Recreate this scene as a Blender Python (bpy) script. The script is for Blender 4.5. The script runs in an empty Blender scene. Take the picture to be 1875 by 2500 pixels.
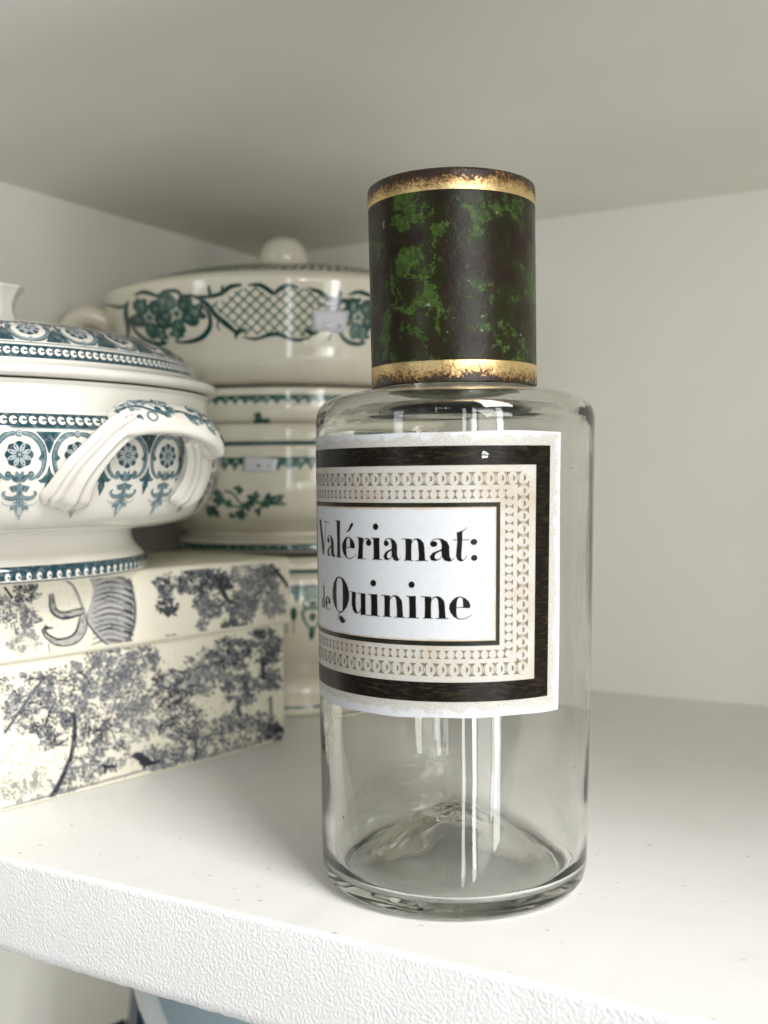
import bpy, bmesh, math, random
import numpy as np
from mathutils import Vector, Matrix
from mathutils.geometry import tessellate_polygon

# ------------------------------------------------------------------ camera
FPX, CX, CY = 2600.0, 937.5, 1250.0          # photo is 1875 x 2500
PITCH, ROLL, YAW = 0.0321, 0.01025, 0.5078   # yaw: alcove against the camera
CAM_H = 0.1310
sc = bpy.context.scene
cp, sp = math.cos(PITCH), math.sin(PITCH)
fw = Vector((0, cp, -sp)); dn = Vector((0, -sp, -cp)); rt = Vector((1, 0, 0))
cr, sr = math.cos(ROLL), math.sin(ROLL)
c_rt = cr * rt + sr * dn
c_dn = -sr * rt + cr * dn
cam_d = bpy.data.cameras.new('camera'); cam = bpy.data.objects.new('camera', cam_d)
sc.collection.objects.link(cam); sc.camera = cam
cam.matrix_world = Matrix(((c_rt.x, -c_dn.x, -fw.x, 0), (c_rt.y, -c_dn.y, -fw.y, 0),
                           (c_rt.z, -c_dn.z, -fw.z, CAM_H), (0, 0, 0, 1)))
cam_d.sensor_fit = 'VERTICAL'; cam_d.sensor_height = 36.0; cam_d.sensor_width = 27.0
cam_d.lens = 36.0 * FPX / 2500.0
cam_d.clip_start = 0.02; cam_d.clip_end = 60
cam_d.dof.use_dof = True; cam_d.dof.focus_distance = 0.335; cam_d.dof.aperture_fstop = 10.5

# ------------------------------------------------------------------ world and lamps
w = bpy.data.worlds.new('World'); sc.world = w; w.use_nodes = True
bg = w.node_tree.nodes['Background']
bg.inputs[0].default_value = (1.0, 0.985, 0.95, 1); bg.inputs[1].default_value = 0.115


def window_lamp(name, az, dist, zc, width, height, radiance, col):
    """daylight through one leaf of the glazed door behind the camera; az from the bottle, degrees"""
    a = math.radians(az)
    pos = Vector((0.022 + dist * math.sin(a), 0.35 - dist * math.cos(a), zc))
    l = bpy.data.lights.new(name, 'AREA'); l.shape = 'RECTANGLE'; l.size = width; l.size_y = height
    l.energy = radiance * math.pi * width * height; l.color = col
    o = bpy.data.objects.new(name, l); sc.collection.objects.link(o)
    d = Vector((0.022, 0.35, min(zc, .6))) - pos
    o.location = pos; o.rotation_euler = d.to_track_quat('-Z', 'Y').to_euler()
    return o


window_lamp('window_daylight', 12.5, 2.2, -0.10, 0.13, 2.50, 6.6, (0.97, 0.985, 1.0))
window_lamp('window_daylight', 22, 2.2, -0.10, 0.50, 2.50, 1.9, (1.0, 0.985, 0.93))
window_lamp('window_daylight', 32, 2.2, -0.10, 0.19, 2.50, 6.6, (0.97, 0.985, 1.0))
window_lamp('window_daylight', 34, 2.2, 2.05, 1.10, 1.30, 16.0, (1.0, 0.99, 0.965))
window_lamp('window_daylight', 4.0, 2.2, -0.10, 0.10, 2.5, 4.0, (0.92, 0.97, 1.0))
window_lamp('window_daylight', -48, 3.0, 0.5, 0.34, 1.3, 3.0, (0.9, 0.96, 1.0))

vs = sc.view_settings
vs.view_transform = 'Standard'; vs.look = 'None'; vs.gamma = 1.0; vs.exposure = 0.76
sc.render.engine = 'CYCLES'
cy = sc.cycles
cy.use_denoising = True
cy.max_bounces = 24; cy.diffuse_bounces = 6; cy.glossy_bounces = 8; cy.transmission_bounces = 20
cy.transparent_max_bounces = 16; cy.caustics_reflective = True; cy.caustics_refractive = True
cy.blur_glossy = 0.3; cy.sample_clamp_indirect = 6.0

# ------------------------------------------------------------------ helpers
rnd = random.Random(7)
COL = sc.collection


def ray(x, y):
    d = c_rt * ((x - CX) / FPX) + c_dn * ((y - CY) / FPX) + fw
    return d


def ground(x, y, z=0.0):
    d = ray(x, y); k = (z - CAM_H) / d.z
    return Vector((d.x * k, d.y * k, z))


U = Vector((math.cos(YAW), -math.sin(YAW), 0)); V = Vector((math.sin(YAW), math.cos(YAW), 0))


def A(u, v, z=0.0):
    return U * u + V * v + Vector((0, 0, z))


def empty(name, loc, rz=0.0, label=None, cat=None, group=None):
    o = bpy.data.objects.new(name, None); COL.objects.link(o)
    o.location = loc; o.rotation_euler = (0, 0, rz); o.empty_display_size = 0.02
    if label: o['label'] = label; o['category'] = cat
    if group: o['group'] = group
    return o


def link(name, me, mats, parent=None, smooth=True):
    o = bpy.data.objects.new(name, me); COL.objects.link(o)
    for m in (mats if isinstance(mats, (list, tuple)) else [mats]): me.materials.append(m)
    if smooth: me.polygons.foreach_set('use_smooth', [True] * len(me.polygons))
    if parent: o.parent = parent
    return o


def mesh(name, verts, faces):
    me = bpy.data.meshes.new(name); me.from_pydata([tuple(v) for v in verts], [], faces); me.update()
    return me


def cat(pts, n=6, closed=False):
    """Catmull-Rom through pts (any dimension)"""
    P = [np.array(p, float) for p in pts]
    if len(P) < 3 and not closed: return P
    out = []
    N = len(P)
    for i in range(N if closed else N - 1):
        if closed:
            a, b, c, d = P[i - 1], P[i], P[(i + 1) % N], P[(i + 2) % N]
        else:
            b, c = P[i], P[i + 1]
            a = P[i - 1] if i else 2 * b - c
            d = P[i + 2] if i + 2 < N else 2 * c - b
        for k in range(n):
            t = k / n
            out.append(0.5 * ((2 * b) + (-a + c) * t + (2 * a - 5 * b + 4 * c - d) * t * t + (-a + 3 * b - 3 * c + d) * t ** 3))
    if not closed: out.append(P[-1])
    return out


def lathe(prof, seg=128, su=1.0, sv=1.0, fn=None, close_bottom=False, close_top=False):
    vs_, fs = [], []
    for (r, z) in prof:
        for k in range(seg):
            t = 2 * math.pi * k / seg
            v = Vector((r * math.cos(t) * su, r * math.sin(t) * sv, z))
            vs_.append(fn(v) if fn else v)
    n = len(prof)
    for i in range(n - 1):
        for k in range(seg):
            a = i * seg + k; b = i * seg + (k + 1) % seg
            fs.append((a, b, b + seg, a + seg))
    if close_bottom: fs.append(tuple(range(seg))[::-1])
    if close_top: fs.append(tuple(range((n - 1) * seg, n * seg)))
    return vs_, fs


def fix_normals(me):
    bm = bmesh.new(); bm.from_mesh(me); bmesh.ops.recalc_face_normals(bm, faces=bm.faces); bm.to_mesh(me); bm.free()


def sweep(path, wid, hei, ups, seg=20, flute=0.0, nfl=5, cap=True):
    """tube of elliptical section along path; ups: section height direction per point"""
    vs_, fs = [], []
    n = len(path)
    for i, p in enumerate(path):
        p = Vector(p)
        t = Vector(path[min(i + 1, n - 1)]) - Vector(path[max(i - 1, 0)])
        t.normalize()
        up = Vector(ups[i]); up = (up - t * up.dot(t)).normalized(); sd = t.cross(up)
        for k in range(seg):
            a = 2 * math.pi * k / seg
            m = 1 + flute * math.cos(a * nfl * 2) if math.sin(a) > -0.2 else 1
            vs_.append(p + sd * (wid[i] * math.cos(a) * m) + up * (hei[i] * math.sin(a) * m))
    for i in range(n - 1):
        for k in range(seg):
            a = i * seg + k; b = i * seg + (k + 1) % seg
            fs.append((a, b, b + seg, a + seg))
    if cap:
        fs.append(tuple(range(seg))[::-1]); fs.append(tuple(range((n - 1) * seg, n * seg)))
    return vs_, fs


def rounded_box(x0, x1, y0, y1, z0, z1, r=0.002, seg=3):
    bm = bmesh.new(); bmesh.ops.create_cube(bm, size=1)
    for v in bm.verts:
        v.co = Vector((x0 if v.co.x < 0 else x1, y0 if v.co.y < 0 else y1, z0 if v.co.z < 0 else z1))
    if r: bmesh.ops.bevel(bm, geom=list(bm.edges), offset=r, segments=seg, profile=0.5, affect='EDGES')
    me = bpy.data.meshes.new('box'); bm.to_mesh(me); bm.free()
    return me


# ---------------- flat print: 2D shapes laid on a surface
class Art:
    def __init__(s): s.P = []

    def poly(s, pts, col, lay=0): s.P.append(([tuple(p[:2]) for p in pts], col, lay))

    def ell(s, cx, cy, rx, ry, col, lay=0, rot=0.0, n=18, wob=0.0):
        c, q = math.cos(rot), math.sin(rot); pts = []
        for k in range(n):
            a = 2 * math.pi * k / n; m = 1 + (rnd.uniform(-wob, wob) if wob else 0)
            x, y = rx * m * math.cos(a), ry * m * math.sin(a)
            pts.append((cx + c * x - q * y, cy + q * x + c * y))
        s.poly(pts, col, lay)

    def stroke(s, pts, wd, col, lay=0, n=6, smooth=True, closed=False):
        m = len(pts)
        if not isinstance(wd, (list, tuple)): wd = [wd] * m
        P3 = [(p[0], p[1], wd[i]) for i, p in enumerate(pts)]
        L = cat(P3, n, closed) if smooth else [np.array(p, float) for p in P3]
        if closed: L = L + [L[0]]
        Ls, Rs = [], []
        for i, p in enumerate(L):
            a = L[max(i - 1, 0)]; b = L[min(i + 1, len(L) - 1)]
            d = (b - a)[:2]; k = math.hypot(*d) or 1; nx, ny = -d[1] / k, d[0] / k
            h = max(p[2], 1e-6) / 2
            Ls.append((p[0] + nx * h, p[1] + ny * h)); Rs.append((p[0] - nx * h, p[1] - ny * h))
        for i in range(len(L) - 1):
            s.P.append(([Ls[i], Ls[i + 1], Rs[i + 1], Rs[i]], col, lay))

    def ring(s, cx, cy, rx, ry, wd, col, lay=0, a0=0, a1=360, n=24):
        pts = []
        k = max(3, int(n * abs(a1 - a0) / 360))
        for i in range(k + 1):
            a = math.radians(a0 + (a1 - a0) * i / k); pts.append((cx + rx * math.cos(a), cy + ry * math.sin(a)))
        s.stroke(pts, wd, col, lay, smooth=False)

    def leaf(s, x0, y0, x1, y1, wd, col, lay=0, bend=0.0):
        dx, dy = x1 - x0, y1 - y0
        pts = []
        for t in (0, .15, .35, .6, .85, 1): pts.append((t, wd * math.sin(math.pi * min(1, t * 0.94 + .06)) ** .8 if t not in (0, 1) else 0))
        up = [(x0 + dx * t - dy * (bend * math.sin(math.pi * t)) - dy * h * .5 , y0 + dy * t + dx * (bend * math.sin(math.pi * t)) + dx * h * .5) for t, h in pts]
        lo = [(x0 + dx * t - dy * (bend * math.sin(math.pi * t)) + dy * h * .5, y0 + dy * t + dx * (bend * math.sin(math.pi * t)) - dx * h * .5) for t, h in pts[1:-1]]
        s.poly(up + lo[::-1], col, lay)

    def add(s, o, f):
        for pts, col, lay in o.P: s.P.append(([f(*p) for p in pts], col, lay))

    def build(s, name, fn, mat, parent, maxe, xs=1.0):
        V_, F_, C_, N_ = [], [], [], []
        for pts, col, lay in s.P:
            if len(pts) < 3: continue
            if len(pts) == 3: tris = [tuple(pts)]
            elif len(pts) == 4: tris = [(pts[0], pts[1], pts[2]), (pts[0], pts[2], pts[3])]
            else:
                tt = tessellate_polygon([[Vector((p[0], p[1], 0)) for p in pts]])
                tris = [tuple(pts[i] for i in t) for t in tt]
            st = list(tris); done = []
            guard = 0
            while st and guard < 60000:
                guard += 1
                a, b, c = st.pop()
                e = [math.hypot((a[0] - b[0]) * xs, a[1] - b[1]), math.hypot((b[0] - c[0]) * xs, b[1] - c[1]), math.hypot((c[0] - a[0]) * xs, c[1] - a[1])]
                m = max(e)
                if m <= maxe: done.append((a, b, c)); continue
                i = e.index(m)
                if i == 1: a, b, c = b, c, a
                elif i == 2: a, b, c = c, a, b
                q = ((a[0] + b[0]) / 2, (a[1] + b[1]) / 2)
                st += [(a, q, c), (q, b, c)]
            for t in done:
                k = len(V_); ok = True; vv = []
                for p in t:
                    r = fn(p[0], p[1], lay)
                    if r is None: ok = False; break
                    vv.append(r)
                if not ok: continue
                fnrm = (vv[1][0] - vv[0][0]).cross(vv[2][0] - vv[0][0])
                F_.append((k, k + 1, k + 2) if fnrm.dot(vv[0][1]) > 0 else (k, k + 2, k + 1))
                for q, nn in vv: V_.append(q); N_.append(nn); C_.append(col)
        me = mesh(name, V_, F_)
        at = me.color_attributes.new('Col', 'FLOAT_COLOR', 'POINT')
        at.data.foreach_set('color', [x for c in C_ for x in (c[0], c[1], c[2], 1.0)])
        o = link(name, me, mat, parent)
        me.normals_split_custom_set_from_vertices([tuple(n) for n in N_])
        return o


LAY = 0.00009
BASE = 0.00016


def lathe_map(prof, su=1.0, sv=1.0, by='z'):
    """returns f(theta, t) -> (pos, normal): t is z (by='z', prof ordered by z) or running length"""
    P = np.array(prof, float)
    if by == 's':
        T = np.concatenate([[0], np.cumsum(np.hypot(np.diff(P[:, 0]), np.diff(P[:, 1])))])
    else:
        T = P[:, 1]
    if T[0] > T[-1]: P = P[::-1]; T = T[::-1]

    def f(th, t, lay=0):
        r = float(np.interp(t, T, P[:, 0])); z = float(np.interp(t, T, P[:, 1]))
        e = 0.0012
        dr = float(np.interp(t + e, T, P[:, 0]) - np.interp(t - e, T, P[:, 0]))
        dz = float(np.interp(t + e, T, P[:, 1]) - np.interp(t - e, T, P[:, 1]))
        if by == 's': dr, dz = -dr, -dz
        k = math.hypot(dr, dz) or 1
        nr, nz = dz / k, -dr / k
        if by == 's' and nz < 0: nr, nz = -nr, -nz
        n = Vector((nr * math.cos(th) / su, nr * math.sin(th) / sv, nz)).normalized()
        p = Vector((r * math.cos(th) * su, r * math.sin(th) * sv, z)) + n * (BASE + LAY * lay)
        return p, n
    return f


# ------------------------------------------------------------------ materials
def new_mat(name):
    m = bpy.data.materials.new(name); m.use_nodes = True
    nt = m.node_tree; b = nt.nodes['Principled BSDF']
    return m, nt, b


def N(nt, t, **kw):
    n = nt.nodes.new(t)
    for k, v in kw.items():
        if k.startswith('i_'):
            key = k[2:]
            key = int(key) if key.isdigit() else key.replace('_', ' ')
            n.inputs[key].default_value = v
        else: setattr(n, k, v)
    return n


def noise(nt, scale, detail=4, rough=.55, vec=None, dist=0.0):
    n = N(nt, 'ShaderNodeTexNoise'); n.inputs['Scale'].default_value = scale
    n.inputs['Detail'].default_value = detail; n.inputs['Roughness'].default_value = rough
    n.inputs['Distortion'].default_value = dist
    if vec is not None: nt.links.new(vec, n.inputs['Vector'])
    return n


def ramp(nt, src, stops):
    r = N(nt, 'ShaderNodeValToRGB'); el = r.color_ramp.elements
    while len(el) < len(stops): el.new(0.5)
    for e, (p, c) in zip(el, stops):
        e.position = p; e.color = (c[0], c[1], c[2], 1) if isinstance(c, tuple) else (c, c, c, 1)
    nt.links.new(src, r.inputs[0])
    return r


def mixc(nt, fac, a, b):
    m = N(nt, 'ShaderNodeMix', data_type='RGBA')
    for s, i in ((fac, 0), (a, 6), (b, 7)):
        if isinstance(s, (int, float)): m.inputs[i].default_value = s
        elif isinstance(s, tuple): m.inputs[i].default_value = (s[0], s[1], s[2], 1)
        else: nt.links.new(s, m.inputs[i])
    return m.outputs[2]


def math_(nt, op, a, b=None, c=None, clamp=False):
    m = N(nt, 'ShaderNodeMath', operation=op); m.use_clamp = clamp
    for i, s in enumerate((a, b, c)):
        if s is None: continue
        if isinstance(s, (int, float)): m.inputs[i].default_value = s
        else: nt.links.new(s, m.inputs[i])
    return m.outputs[0]


def bump(nt, b, h, strength=.2, dist=.001):
    n = N(nt, 'ShaderNodeBump'); n.inputs['Strength'].default_value = strength; n.inputs['Distance'].default_value = dist
    nt.links.new(h, n.inputs['Height']); nt.links.new(n.outputs[0], b.inputs['Normal'])
    return n


def objcoord(nt):
    return N(nt, 'ShaderNodeTexCoord').outputs['Object']


def paint_mat(name, base, rough=.55, stipple=False, specks=False):
    m, nt, b = new_mat(name)
    oc = objcoord(nt)
    n1 = noise(nt, 9, 3, .5, oc)
    col = mixc(nt, n1.outputs[0], tuple(x * .93 for x in base), tuple(min(1, x * 1.05) for x in base))
    n0 = noise(nt, 2.6, 5, .62, oc); wsc = ramp(nt, n0.outputs[0], [(.50, 0.0), (.72, .22)]); col = mixc(nt, wsc.outputs[0], col, tuple(x * .80 for x in base))
    if specks:
        mp = N(nt, 'ShaderNodeMapping'); mp.inputs['Scale'].default_value = (150, 420, 300)
        nt.links.new(oc, mp.inputs[0])
        v = N(nt, 'ShaderNodeTexVoronoi'); v.inputs['Scale'].default_value = 1.0; nt.links.new(mp.outputs[0], v.inputs['Vector'])
        d = noise(nt, 600, 2, .5, oc)
        dd = math_(nt, 'ADD', v.outputs['Distance'], math_(nt, 'MULTIPLY', d.outputs[0], .18))
        sel = N(nt, 'ShaderNodeSeparateColor'); nt.links.new(v.outputs['Color'], sel.inputs[0])
        pick = math_(nt, 'GREATER_THAN', sel.outputs[0], .82)
        near = math_(nt, 'LESS_THAN', dd, .22)
        sp_ = math_(nt, 'MULTIPLY', math_(nt, 'MULTIPLY', pick, near), math_(nt, 'MULTIPLY', sel.outputs[1], .75))
        col = mixc(nt, sp_, col, (.16, .14, .12))
        sm = noise(nt, 28, 5, .65, oc)
        sf = ramp(nt, sm.outputs[0], [(.52, 0.0), (.75, .16)])
        col = mixc(nt, sf.outputs[0], col, (.50, .47, .42))
    nt.links.new(col, b.inputs['Base Color']); b.inputs['Roughness'].default_value = rough
    if stipple:
        mp = N(nt, 'ShaderNodeMapping'); mp.inputs['Scale'].default_value = (1.12, 1.0, .9); mp.inputs['Rotation'].default_value = (0, .7, 0)
        nt.links.new(oc, mp.inputs[0])
        h = noise(nt, 980, 3, .5, mp.outputs[0], .2)
        hh = ramp(nt, h.outputs[0], [(.36, 0.0), (.66, 1.0)])
        bump(nt, b, hh.outputs[0], .30, .0007)
    else:
        h = noise(nt, 330, 3, .5, oc)
        bump(nt, b, h.outputs[0], .10 if not specks else .16, .0006)
    return m


def ceramic_mat(name, base, tint=(.55, .43, .25), amt=.12, rough=.1):
    m, nt, b = new_mat(name)
    oc = objcoord(nt)
    n1 = noise(nt, 16, 5, .6, oc)
    f = ramp(nt, n1.outputs[0], [(.45, 0.0), (.8, amt)])
    n2 = noise(nt, 900, 1, .5, oc)
    f2 = ramp(nt, n2.outputs[0], [(.74, 0.0), (.80, .25)])
    col = mixc(nt, f2.outputs[0], mixc(nt, f.outputs[0], base, tint), (.35, .30, .2))
    nt.links.new(col, b.inputs['Base Color']); b.inputs['Roughness'].default_value = rough
    b.inputs['Subsurface Weight'].default_value = .0
    b.inputs['Coat Weight'].default_value = .5; b.inputs['Coat Roughness'].default_value = .04
    h = noise(nt, 60, 2, .5, oc); bump(nt, b, h.outputs[0], .06, .001)
    return m


def print_mat(name, rough, coat, wear=.12, scale=260, wearcol=(.8, .78, .72), spread=(.56, .74), aniso=1.0):
    m, nt, b = new_mat(name)
    at = N(nt, 'ShaderNodeAttribute', attribute_name='Col')
    oc = objcoord(nt)
    if aniso != 1.0:
        am = N(nt, 'ShaderNodeMapping'); am.inputs['Scale'].default_value = (1, 1, aniso); nt.links.new(oc, am.inputs[0]); oc = am.outputs[0]
    n1 = noise(nt, scale, 5, .65, oc)
    f = ramp(nt, n1.outputs[0], [(spread[0], 0.0), (spread[1], wear)])
    col = mixc(nt, f.outputs[0], at.outputs['Color'], wearcol)
    nt.links.new(col, b.inputs['Base Color']); b.inputs['Roughness'].default_value = rough
    b.inputs['Coat Weight'].default_value = coat; b.inputs['Coat Roughness'].default_value = .05
    b.inputs['Specular IOR Level'].default_value = .5 if coat > .3 else .14
    return m


M_WALL = paint_mat('wall_paint', (.775, .76, .695), .6)
M_CEIL = paint_mat('ceiling_paint', (.765, .755, .69), .6)
M_SHELF = paint_mat('shelf_paint', (.75, .745, .72), .42, specks=True)
M_EDGE = paint_mat('rolled_edge_paint', (.82, .82, .81), .55, stipple=True)
M_BLUEWARE = ceramic_mat('blue_tureen_glaze', (.69, .665, .605), amt=.14)
M_CREAM = ceramic_mat('cream_glaze', (.70, .66, .55), amt=.20)
M_PRINT = print_mat('underglaze_print', .12, .5, .30, 420, (.6, .6, .56), (.50, .74))
M_GPRINT = print_mat('green_underglaze_print', .14, .5, .3, 300, (.62, .58, .46))
M_TOILE = print_mat('toile_ink', .5, .1, .30, 700, (.72, .66, .50))
M_LABELINK = print_mat('label_ink', .30, .0, .75, 300, (.060, .042, .020), (.50, .74), 5.0)
M_LETTER = print_mat('letter_ink', .32, .0, .05, 1500, (.10, .07, .05))


def plain(name, col, rough=.5, metal=0.0, coat=0.0):
    m, nt, b = new_mat(name)
    oc = objcoord(nt); n1 = noise(nt, 40, 4, .6, oc)
    c = mixc(nt, n1.outputs[0], tuple(x * .9 for x in col), tuple(min(1, x * 1.08) for x in col))
    nt.links.new(c, b.inputs['Base Color']); b.inputs['Roughness'].default_value = rough
    b.inputs['Metallic'].default_value = metal; b.inputs['Coat Weight'].default_value = coat
    return m


def glass_mat():
    m = bpy.data.materials.new('old_clear_glass'); m.use_nodes = True
    nt = m.node_tree; nt.nodes.clear()
    out = N(nt, 'ShaderNodeOutputMaterial')
    g = N(nt, 'ShaderNodeBsdfGlass'); g.inputs['IOR'].default_value = 1.5
    g.inputs['Color'].default_value = (.975, .976, .968, 1); g.inputs['Roughness'].default_value = 0.0
    oc = objcoord(nt)
    mp = N(nt, 'ShaderNodeMapping'); mp.inputs['Scale'].default_value = (1.5, 1.5, .10); nt.links.new(oc, mp.inputs[0])
    n1 = noise(nt, 75, 2, .5, mp.outputs[0])
    n2 = noise(nt, 26, 2, .5, oc)
    s = math_(nt, 'ADD', math_(nt, 'MULTIPLY', n1.outputs[0], .6), n2.outputs[0])
    b = N(nt, 'ShaderNodeBump'); b.inputs['Strength'].default_value = .13; b.inputs['Distance'].default_value = .0010
    nt.links.new(s, b.inputs['Height']); nt.links.new(b.outputs[0], g.inputs['Normal'])
    nt.links.new(g.outputs[0], out.inputs[0])
    va = N(nt, 'ShaderNodeVolumeAbsorption'); va.inputs['Color'].default_value = (.56, .585, .53, 1); va.inputs['Density'].default_value = 12.0
    nt.links.new(va.outputs[0], out.inputs['Volume'])
    return m


M_GLASS = glass_mat()

# ------------------------------------------------------------------ the shelf alcove
U0, U1, V0, V1 = -0.4497, 0.80, 0.2550, 0.6257
CEIL, TH, LOW = 0.2889, 0.0333, -0.33


def structure(name, me, mats, smooth=False):
    o = link(name, me, mats, None, smooth); o.rotation_euler = (0, 0, -YAW); o['kind'] = 'structure'
    return o


def slab(u0, u1, v0, v1, z0, z1, edge=True):
    """shelf board with a softly rounded, slightly uneven front arris; material 1 = front edge"""
    n = 420
    prof = [(v1, z1), (v0 + .05, z1), (v0 + .0016, z1), (v0 + .0006, z1 - .0002), (v0 + .0001, z1 - .0007), (v0, z1 - .0018),
            (v0, z0 + .004), (v0 + .0003, z0 + .0014), (v0 + .0014, z0), (v0 + .05, z0), (v1, z0)]
    vs_, fs, mi = [], [], []
    rr = random.Random(3)
    jit = [(rr.uniform(-1, 1), rr.uniform(-1, 1)) for _ in range(n + 1)]
    for i in range(n + 1):
        u = u0 + (u1 - u0) * i / n
        for j, (v, z) in enumerate(prof):
            a = .00022 if 2 <= j <= 8 else 0
            vs_.append((u, v + (jit[i][0] * a * .6 if j in (3, 4, 7, 8) else 0), z + (jit[i][1] * a if j in (3, 4, 7, 8) else 0)))
    m = len(prof)
    for i in range(n):
        for j in range(m - 1):
            a = i * m + j
            fs.append((a, a + m, a + m + 1, a + 1)); mi.append(1 if 2 <= j <= 7 else 0)
    me = mesh('slab', vs_, fs); me.polygons.foreach_set('material_index', mi)
    fix_normals(me)
    return me


structure('shelf', slab(U0, U1, V0, V1, -TH, 0), [M_SHELF, M_EDGE], True)
structure('upper_shelf', slab(U0, U1, V0 - .017, V1, CEIL, CEIL + TH), [M_CEIL, M_EDGE], True)


def quad(p):
    me = mesh('sheet', p, [(0, 1, 2, 3)]); return me


structure('back_wall', rounded_box(U0 - .02, U1 + .02, V1, V1 + .02, LOW - .03, CEIL + .35, 0), M_WALL)
structure('left_wall', rounded_box(U0 - .02, U0, V0 - .01, V1, LOW - .03, CEIL + .35, 0), M_WALL)
structure('right_wall', rounded_box(U1, U1 + .02, V0 - .01, V1, LOW - .03, CEIL + .35, 0), M_WALL)
structure('lower_shelf', slab(U0, U1, V0, V1, LOW - TH, LOW), [M_SHELF, M_EDGE], True)

# ------------------------------------------------------------------ apothecary bottle
BP = Vector((0.0220, 0.3501, 0.0004))
PHI = math.atan2(BP.x, BP.y) * -1
bottle = empty('apothecary_bottle', BP, PHI,
               'clear glass apothecary bottle with mottled green tin cap and French paper label', 'bottle')


def lean(v):
    z = v.z
    s = .0087 * z if z < .161 else .0014 - .0089 * (z - .161)
    return Vector((v.x + s, v.y, z))


R_BODY = [(0.0, .0432), (.005, .0435), (.0776, .0445), (.149, .0453)]


def rbody(z): return float(np.interp(z, [a for a, _ in R_BODY], [b for _, b in R_BODY]))


outer = [(0, .0150), (.005, .0140), (.012, .0104), (.022, .0054), (.030, .0022), (.0360, .0005), (.0385, .0), (.0408, .0005), (.0425, .0020), (.0432, .0045)]
outer = [tuple(p) for p in cat(outer, 6)][:-1]
for z in np.linspace(.005, .1475, 40): outer.append((rbody(z) if z > .006 else .0434, z))
outer += [tuple(p) for p in cat([(.0453, .1480), (.0451, .1503), (.0443, .1527), (.0428, .1546), (.0400, .1562), (.0350, .1576), (.0300, .1586), (.0255, .1597), (.0236, .1615), (.0232, .165)], 4)]
outer += [(.0230, .17), (.0228, .19), (.0228, .209), (.0224, .2105)]
inner = [(.0205, .2105), (.0200, .209), (.0200, .19), (.0202, .168), (.0210, .1605), (.0245, .1570), (.032, .1553), (.0385, .1536), (.0415, .1515), (.0425, .1485), (.0427, .146)]
for z in np.linspace(.140, .020, 26): inner.append((rbody(z) - .0026 - .0006 * math.sin(z * 90), z))
inner += [tuple(p) for p in cat([(.0406, .0165), (.0402, .0095), (.0385, .0058), (.0350, .0046), (.030, .0060), (.023, .0104), (.015, .0158), (.008, .0192), (.003, .0206), (.0, .0208)], 7)]
prof = outer + inner
gv, gf = lathe(prof, 160)
rr = random.Random(11)
hv = []
for i, v in enumerate(gv):
    r = math.hypot(v.x, v.y); th = math.atan2(v.y, v.x)
    z = v.z
    if i >= 160 * len(outer) and r < .022 and z < .03:      # rough pontil scar on the pushed-up base
        k = max(0, 1 - r / .022)
        z += k * .0004 * (math.sin(7 * th + r * 600) * .5 + math.sin(3 * th - r * 900) * .6) + k * rr.uniform(-.00004, .00004)
    wob = 1 + .0035 * math.sin(2 * th + 14 * z) + .0015 * math.sin(5 * th + 40 * z)
    if i < 160 * len(outer): wob = 1 + .0015 * math.sin(2 * th + 10 * z)
    hv.append(lean(Vector((v.x * wob, v.y * wob, z))))
me = mesh('glass_body', hv, gf)
bm = bmesh.new(); bm.from_mesh(me); bmesh.ops.remove_doubles(bm, verts=bm.verts, dist=1e-6); bmesh.ops.recalc_face_normals(bm, faces=bm.faces); bm.to_mesh(me); bm.free()
glass = link('glass_body', me, M_GLASS, bottle)
# seeds: small air bubbles trapped in the wall
rb = random.Random(4)
bm = bmesh.new(); bmesh.ops.create_uvsphere(bm, u_segments=10, v_segments=7, radius=1.0); bmesh.ops.reverse_faces(bm, faces=bm.faces)
seed_me = bpy.data.meshes.new('air_bubble'); bm.to_mesh(seed_me); bm.free(); seed_me.materials.append(M_GLASS)
seed_me.polygons.foreach_set('use_smooth', [True] * len(seed_me.polygons))
for dg, z in ((-38, .036), (52, .1330), (14, .030), (-52, .026), (58, .041)):
    t = math.radians(dg); r = rbody(z) - .0013
    o = bpy.data.objects.new('air_bubble', seed_me); COL.objects.link(o); o.parent = glass
    o.location = lean(Vector((r * math.sin(t), -r * math.cos(t), z))); k = rb.uniform(.00018, .00032); o.scale = (k, k, k * rb.uniform(1.2, 2.4))


def label_map(deg, zmm, lay=0, off=.00006):
    th = math.radians(deg - 1.1); z = zmm / 1000
    r = rbody(z) * (1 + .0015 * math.sin(2 * (th - math.pi / 2) + 10 * z)) + off + lay * .00005
    p = lean(Vector((r * math.sin(th), -r * math.cos(th), z)))
    return p, Vector((math.sin(th), -math.cos(th), 0))


# paper of the label: a thin curved sheet with its own thickness and uneven cut edge
L0, L1, ZB, ZT = -105.3, 45.3, 60.8, 143.6
nu, nv = 150, 70
vs_, fs, uvs = [], [], []
for side in (0, 1):
    for j in range(nv + 1):
        for i in range(nu + 1):
            t = i / nu; q = j / nv
            edge_t = .22 * math.sin(9 * t) + .1 * math.sin(23 * t + 1); edge_b = .25 * math.sin(7 * t + 2) + .12 * math.sin(31 * t)
            zb, zt = ZB + edge_b, ZT + edge_t
            dg = L0 + (L1 + .35 * math.sin(5 * q + .5) - L0) * t
            p, n = label_map(dg, zb + (zt - zb) * q, 0, .00006 if side else .00001)
            vs_.append(p); uvs.append((dg, zb + (zt - zb) * q))
W_ = (nu + 1) * (nv + 1)
for j in range(nv):
    for i in range(nu):
        a = j * (nu + 1) + i
        fs.append((W_ + a, W_ + a + 1, W_ + a + nu + 2, W_ + a + nu + 1)); fs.append((a, a + nu + 1, a + nu + 2, a + 1))
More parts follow.
